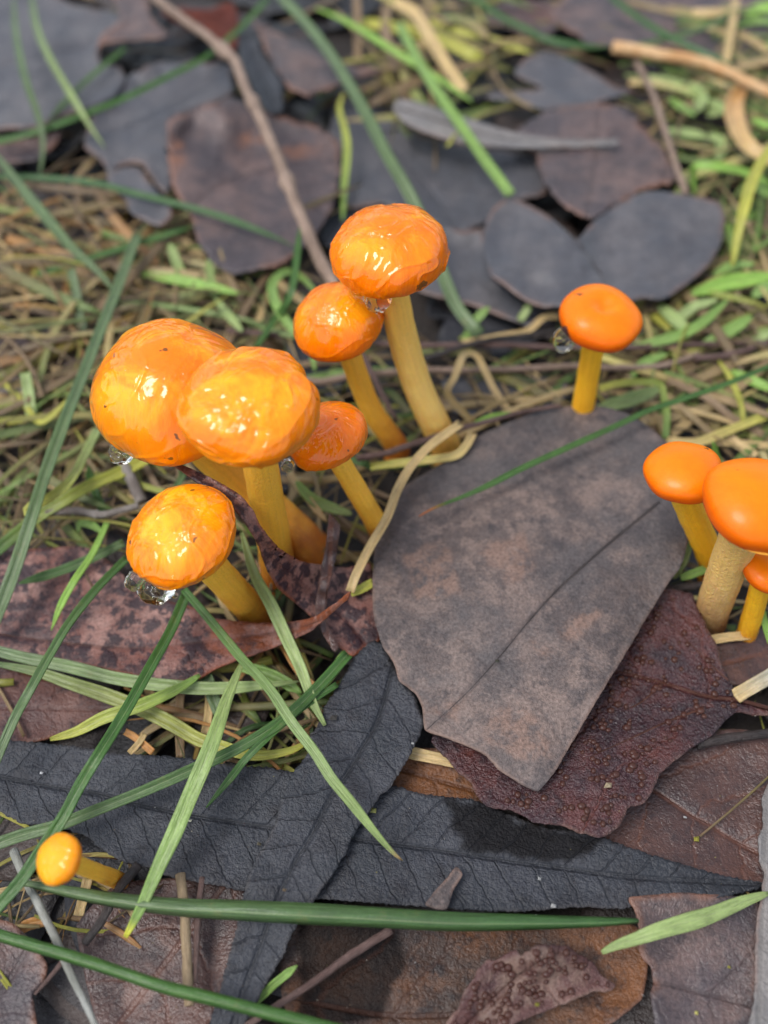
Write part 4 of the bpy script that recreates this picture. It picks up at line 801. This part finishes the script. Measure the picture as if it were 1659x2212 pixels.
for i, (q, ww, c, z) in enumerate([('1230,420 1290,470 1340,500', 24, 'l', (.5, .8)), ('1320,360 1370,420 1350,480', 30, 'p', (.6, .8)), ('1400,430 1450,470 1400,500', 26, 'p', (.6, .7)), ('1220,560 1300,575 1400,590', 22, 'p', (.6, .6)),
        ('1400,580 1460,620 1440,690', 28, 'p', (.6, .7)), ('1590,510 1640,540 1690,550', 24, 'v', (.7, .9)), ('1560,60 1620,40 1690,50', 26, 'v', (.7, .9)), ('1520,110 1600,90 1690,100', 20, 'l', (.6, .7)),
        ('1600,790 1650,830 1700,860', 30, 'l', (.7, .8)), ('1120,330 1200,350 1300,360', 20, 'p', (.6, .6)), ('1620,10 1650,30 1690,0', 22, 'v', (.7, .9))]):
    blade(['small green leaf below the thin slanting brown stalk', 'rounded pale green leaf beside the orange tan stalk', 'second rounded pale leaf near the curled orange strip', 'flat pale leaf beside the toothed brown leaf', 'upright pale leaf just beside the curled orange strip', 'bright green leaf behind the curled orange strip', 'bright green leaf over the dusky pink leaf edge', 'narrow green leaf along the dusky pink leaf', 'broad green leaf beneath the bright arching blade', 'faint pale leaf next to the thin slanting brown stalk', 'bright green tip beside the upright tan straw'][i], c, ww, z, P(2, q), prof='both', group='small pale leaves beside the curled orange strip')

# ------------------------------------------------------------------ the uncountable dead grass
def tangle(name, label, regions, seed):
    r = random.Random(seed); V, F, U, K = [], [], [], []; nb = 0
    for (x0, y0, x1, y1, n, zlo, zhi, pal, wpx, ln) in regions:
        for i in range(int(n * .95)):
            px, py = r.uniform(x0, x1), r.uniform(y0, y1); z = r.uniform(zlo, zhi); c0 = pix(px, py, z)
            th = r.gauss(.25, .8) if r.random() < .4 else r.uniform(0, 6.28); L = r.uniform(.55, 1.6) * ln
            dv = np.array([math.cos(th), math.sin(th), 0.]); sv = np.array([-dv[1], dv[0], 0]); bend = r.gauss(0, .15); dz = r.gauss(0, .12); arch = r.uniform(-.05, .18)
            C = [c0 + dv * (u - .5) * L + sv * bend * L * (u - .5) ** 2 * 2 + np.array([0, 0, dz * (u - .5) * L + arch * (1 - (2 * u - 1) ** 2)]) for u in np.linspace(0, 1, 9)]
            C = np.array(C); C[:, 2] = np.maximum(C[:, 2], .02)
            k = r.choice(pal); ca = np.array(COL[k]) * r.uniform(.35, 1.05); cb = np.array(COL[r.choice(pal)]) * r.uniform(.35, 1.)
            v, f, u_, kk = blade_mesh(C, r.choice((.28, .35, .45, .6, .9, 1.4)) * wpx * pscale(c0), ca, cb, r.uniform(-.5, .6), r.gauss(0, .4), r.choice(['flat', 'tip', 'both']), r.random() * 40)
            V.append(v); F += [tuple(a + nb for a in q) for q in f]; U.append(u_); K.append(kk); nb += len(v)
    tag(link(name, np.vstack(V), F, BM, origin=np.zeros(3), attrs={'uvw': ('FLOAT_VECTOR', np.vstack(U)), 'tint': ('FLOAT_COLOR', np.vstack(K))}, solid=.01), label, kind='stuff')
tangle('dead_grass', 'tangled dead straw and green grass between the leaves', [
    (-60, 430, 330, 900, 190, .08, .62, 'ssstttttylo', 15, 2.6), (300, 480, 620, 760, 110, .08, .5, 'ssstttlp', 14, 2.2), (-60, 850, 420, 1160, 130, .05, .6, 'sstttttyl', 14, 2.2),
    (560, 980, 830, 1240, 45, .05, .6, 'ssyt', 13, 1.4), (370, 1430, 740, 1660, 60, .02, .42, 'ssttyolg', 13, 1.5), (420, 1180, 640, 1420, 30, .05, .4, 'sltb', 13, 1.2),
    (1380, 560, 1720, 960, 150, .08, .6, 'ssstttyvl', 15, 2.2), (1440, 120, 1720, 560, 120, .1, .6, 'ssttvvlp', 15, 2.6), (830, -20, 1090, 260, 70, .1, .75, 'stylt', 17, 2.4), (1000, 850, 1250, 900, 16, .2, .5, 'st', 12, 1.5),
    (1500, 0, 1720, 150, 30, .2, .6, 'slvv', 16, 2.), (150, 300, 420, 480, 26, .1, .4, 'stt', 12, 1.8), (-20, 1830, 330, 2020, 40, .02, .28, 'stoyt', 12, 1.), (640, 740, 1000, 960, 40, .05, .4, 'sttly', 12, 1.8),
    (960, 760, 1440, 880, 40, .05, .42, 'sttly', 12, 2.), (1420, 1180, 1680, 1420, 26, .02, .4, 'stl', 12, 1.2), (-300, -300, 1960, 250, 120, .05, .4, 'stl', 14, 2.6),
    (-500, 200, -40, 2200, 120, .05, .5, 'sstlyg', 14, 2.2), (1700, 200, 2160, 2200, 110, .05, .5, 'sstlyg', 14, 2.2)], 31)

# crumbs on the leaves
r = random.Random(3); V, F, K = [], [], []
def crumb(x, y, z, s, c):
    q = pix(x, y, z); b = len(V); s *= pscale(q)
    for dx, dy, dz in ((-1, -.6, 0), (.8, -.8, 0), (1, .7, 0), (-.7, .8, 0), (0, 0, 1.1)):
        V.append(q + np.array([dx * s * r.uniform(.6, 1.2), dy * s * r.uniform(.6, 1.2), dz * s * .8])); K.append((*c, 1))
    F.extend([(b, b + 1, b + 4), (b + 1, b + 2, b + 4), (b + 2, b + 3, b + 4), (b + 3, b, b + 4), (b + 3, b + 2, b + 1, b)])
for (x, y, z, s, c) in [(1165, 1898, .60, 5, (.32, .32, .31)), (1196, 1957, .62, 6, (.34, .34, .33)), (1480, 1765, .4, 4, (.34, .34, .33)), (1505, 1812, .44, 7, (.22, .20, .03)), (1337, 1753, .84, 5, (.4, .36, .1)), (806, 1750, .64, 7, (.25, .25, .06)),
        (560, 1823, .64, 5, (.06, .05, .03)), (614, 1922, .80, 5, (.14, .10, .06)), (1575, 2088, .5, 4, (.22, .20, .03)), (1505, 2188, .52, 5, (.4, .36, .1)), (1160, 2170, .7, 5, (.22, .20, .03)), (1314, 1697, .86, 9, (.3, .24, .15)), (720, 1550, .86, 9, (.04, .035, .03)),
        (1074, 1428, 1.2, 6, (.03, .03, .02)), (892, 1606, .8, 5, (.25, .25, .24)), (410, 1773, .62, 4, (.4, .4, .3)), (90, 1670, .62, 4, (.5, .5, .5))]: crumb(x, y, z, s, c)
for i in range(150):
    x, y = r.uniform(0, 1659), r.uniform(1450, 2200); crumb(x, y, r.uniform(.58, .72), r.uniform(.8, 1.8), r.choice([(.26, .26, .25), (.24, .22, .18), (.12, .08, .05), (.16, .14, .04)]))
tag(link('crumbs', V, F, litter_mat(), smooth=False, origin=np.zeros(3), attrs={'tint': ('FLOAT_COLOR', K)}), 'tiny pale and yellow crumbs scattered on the leaves', kind='stuff')
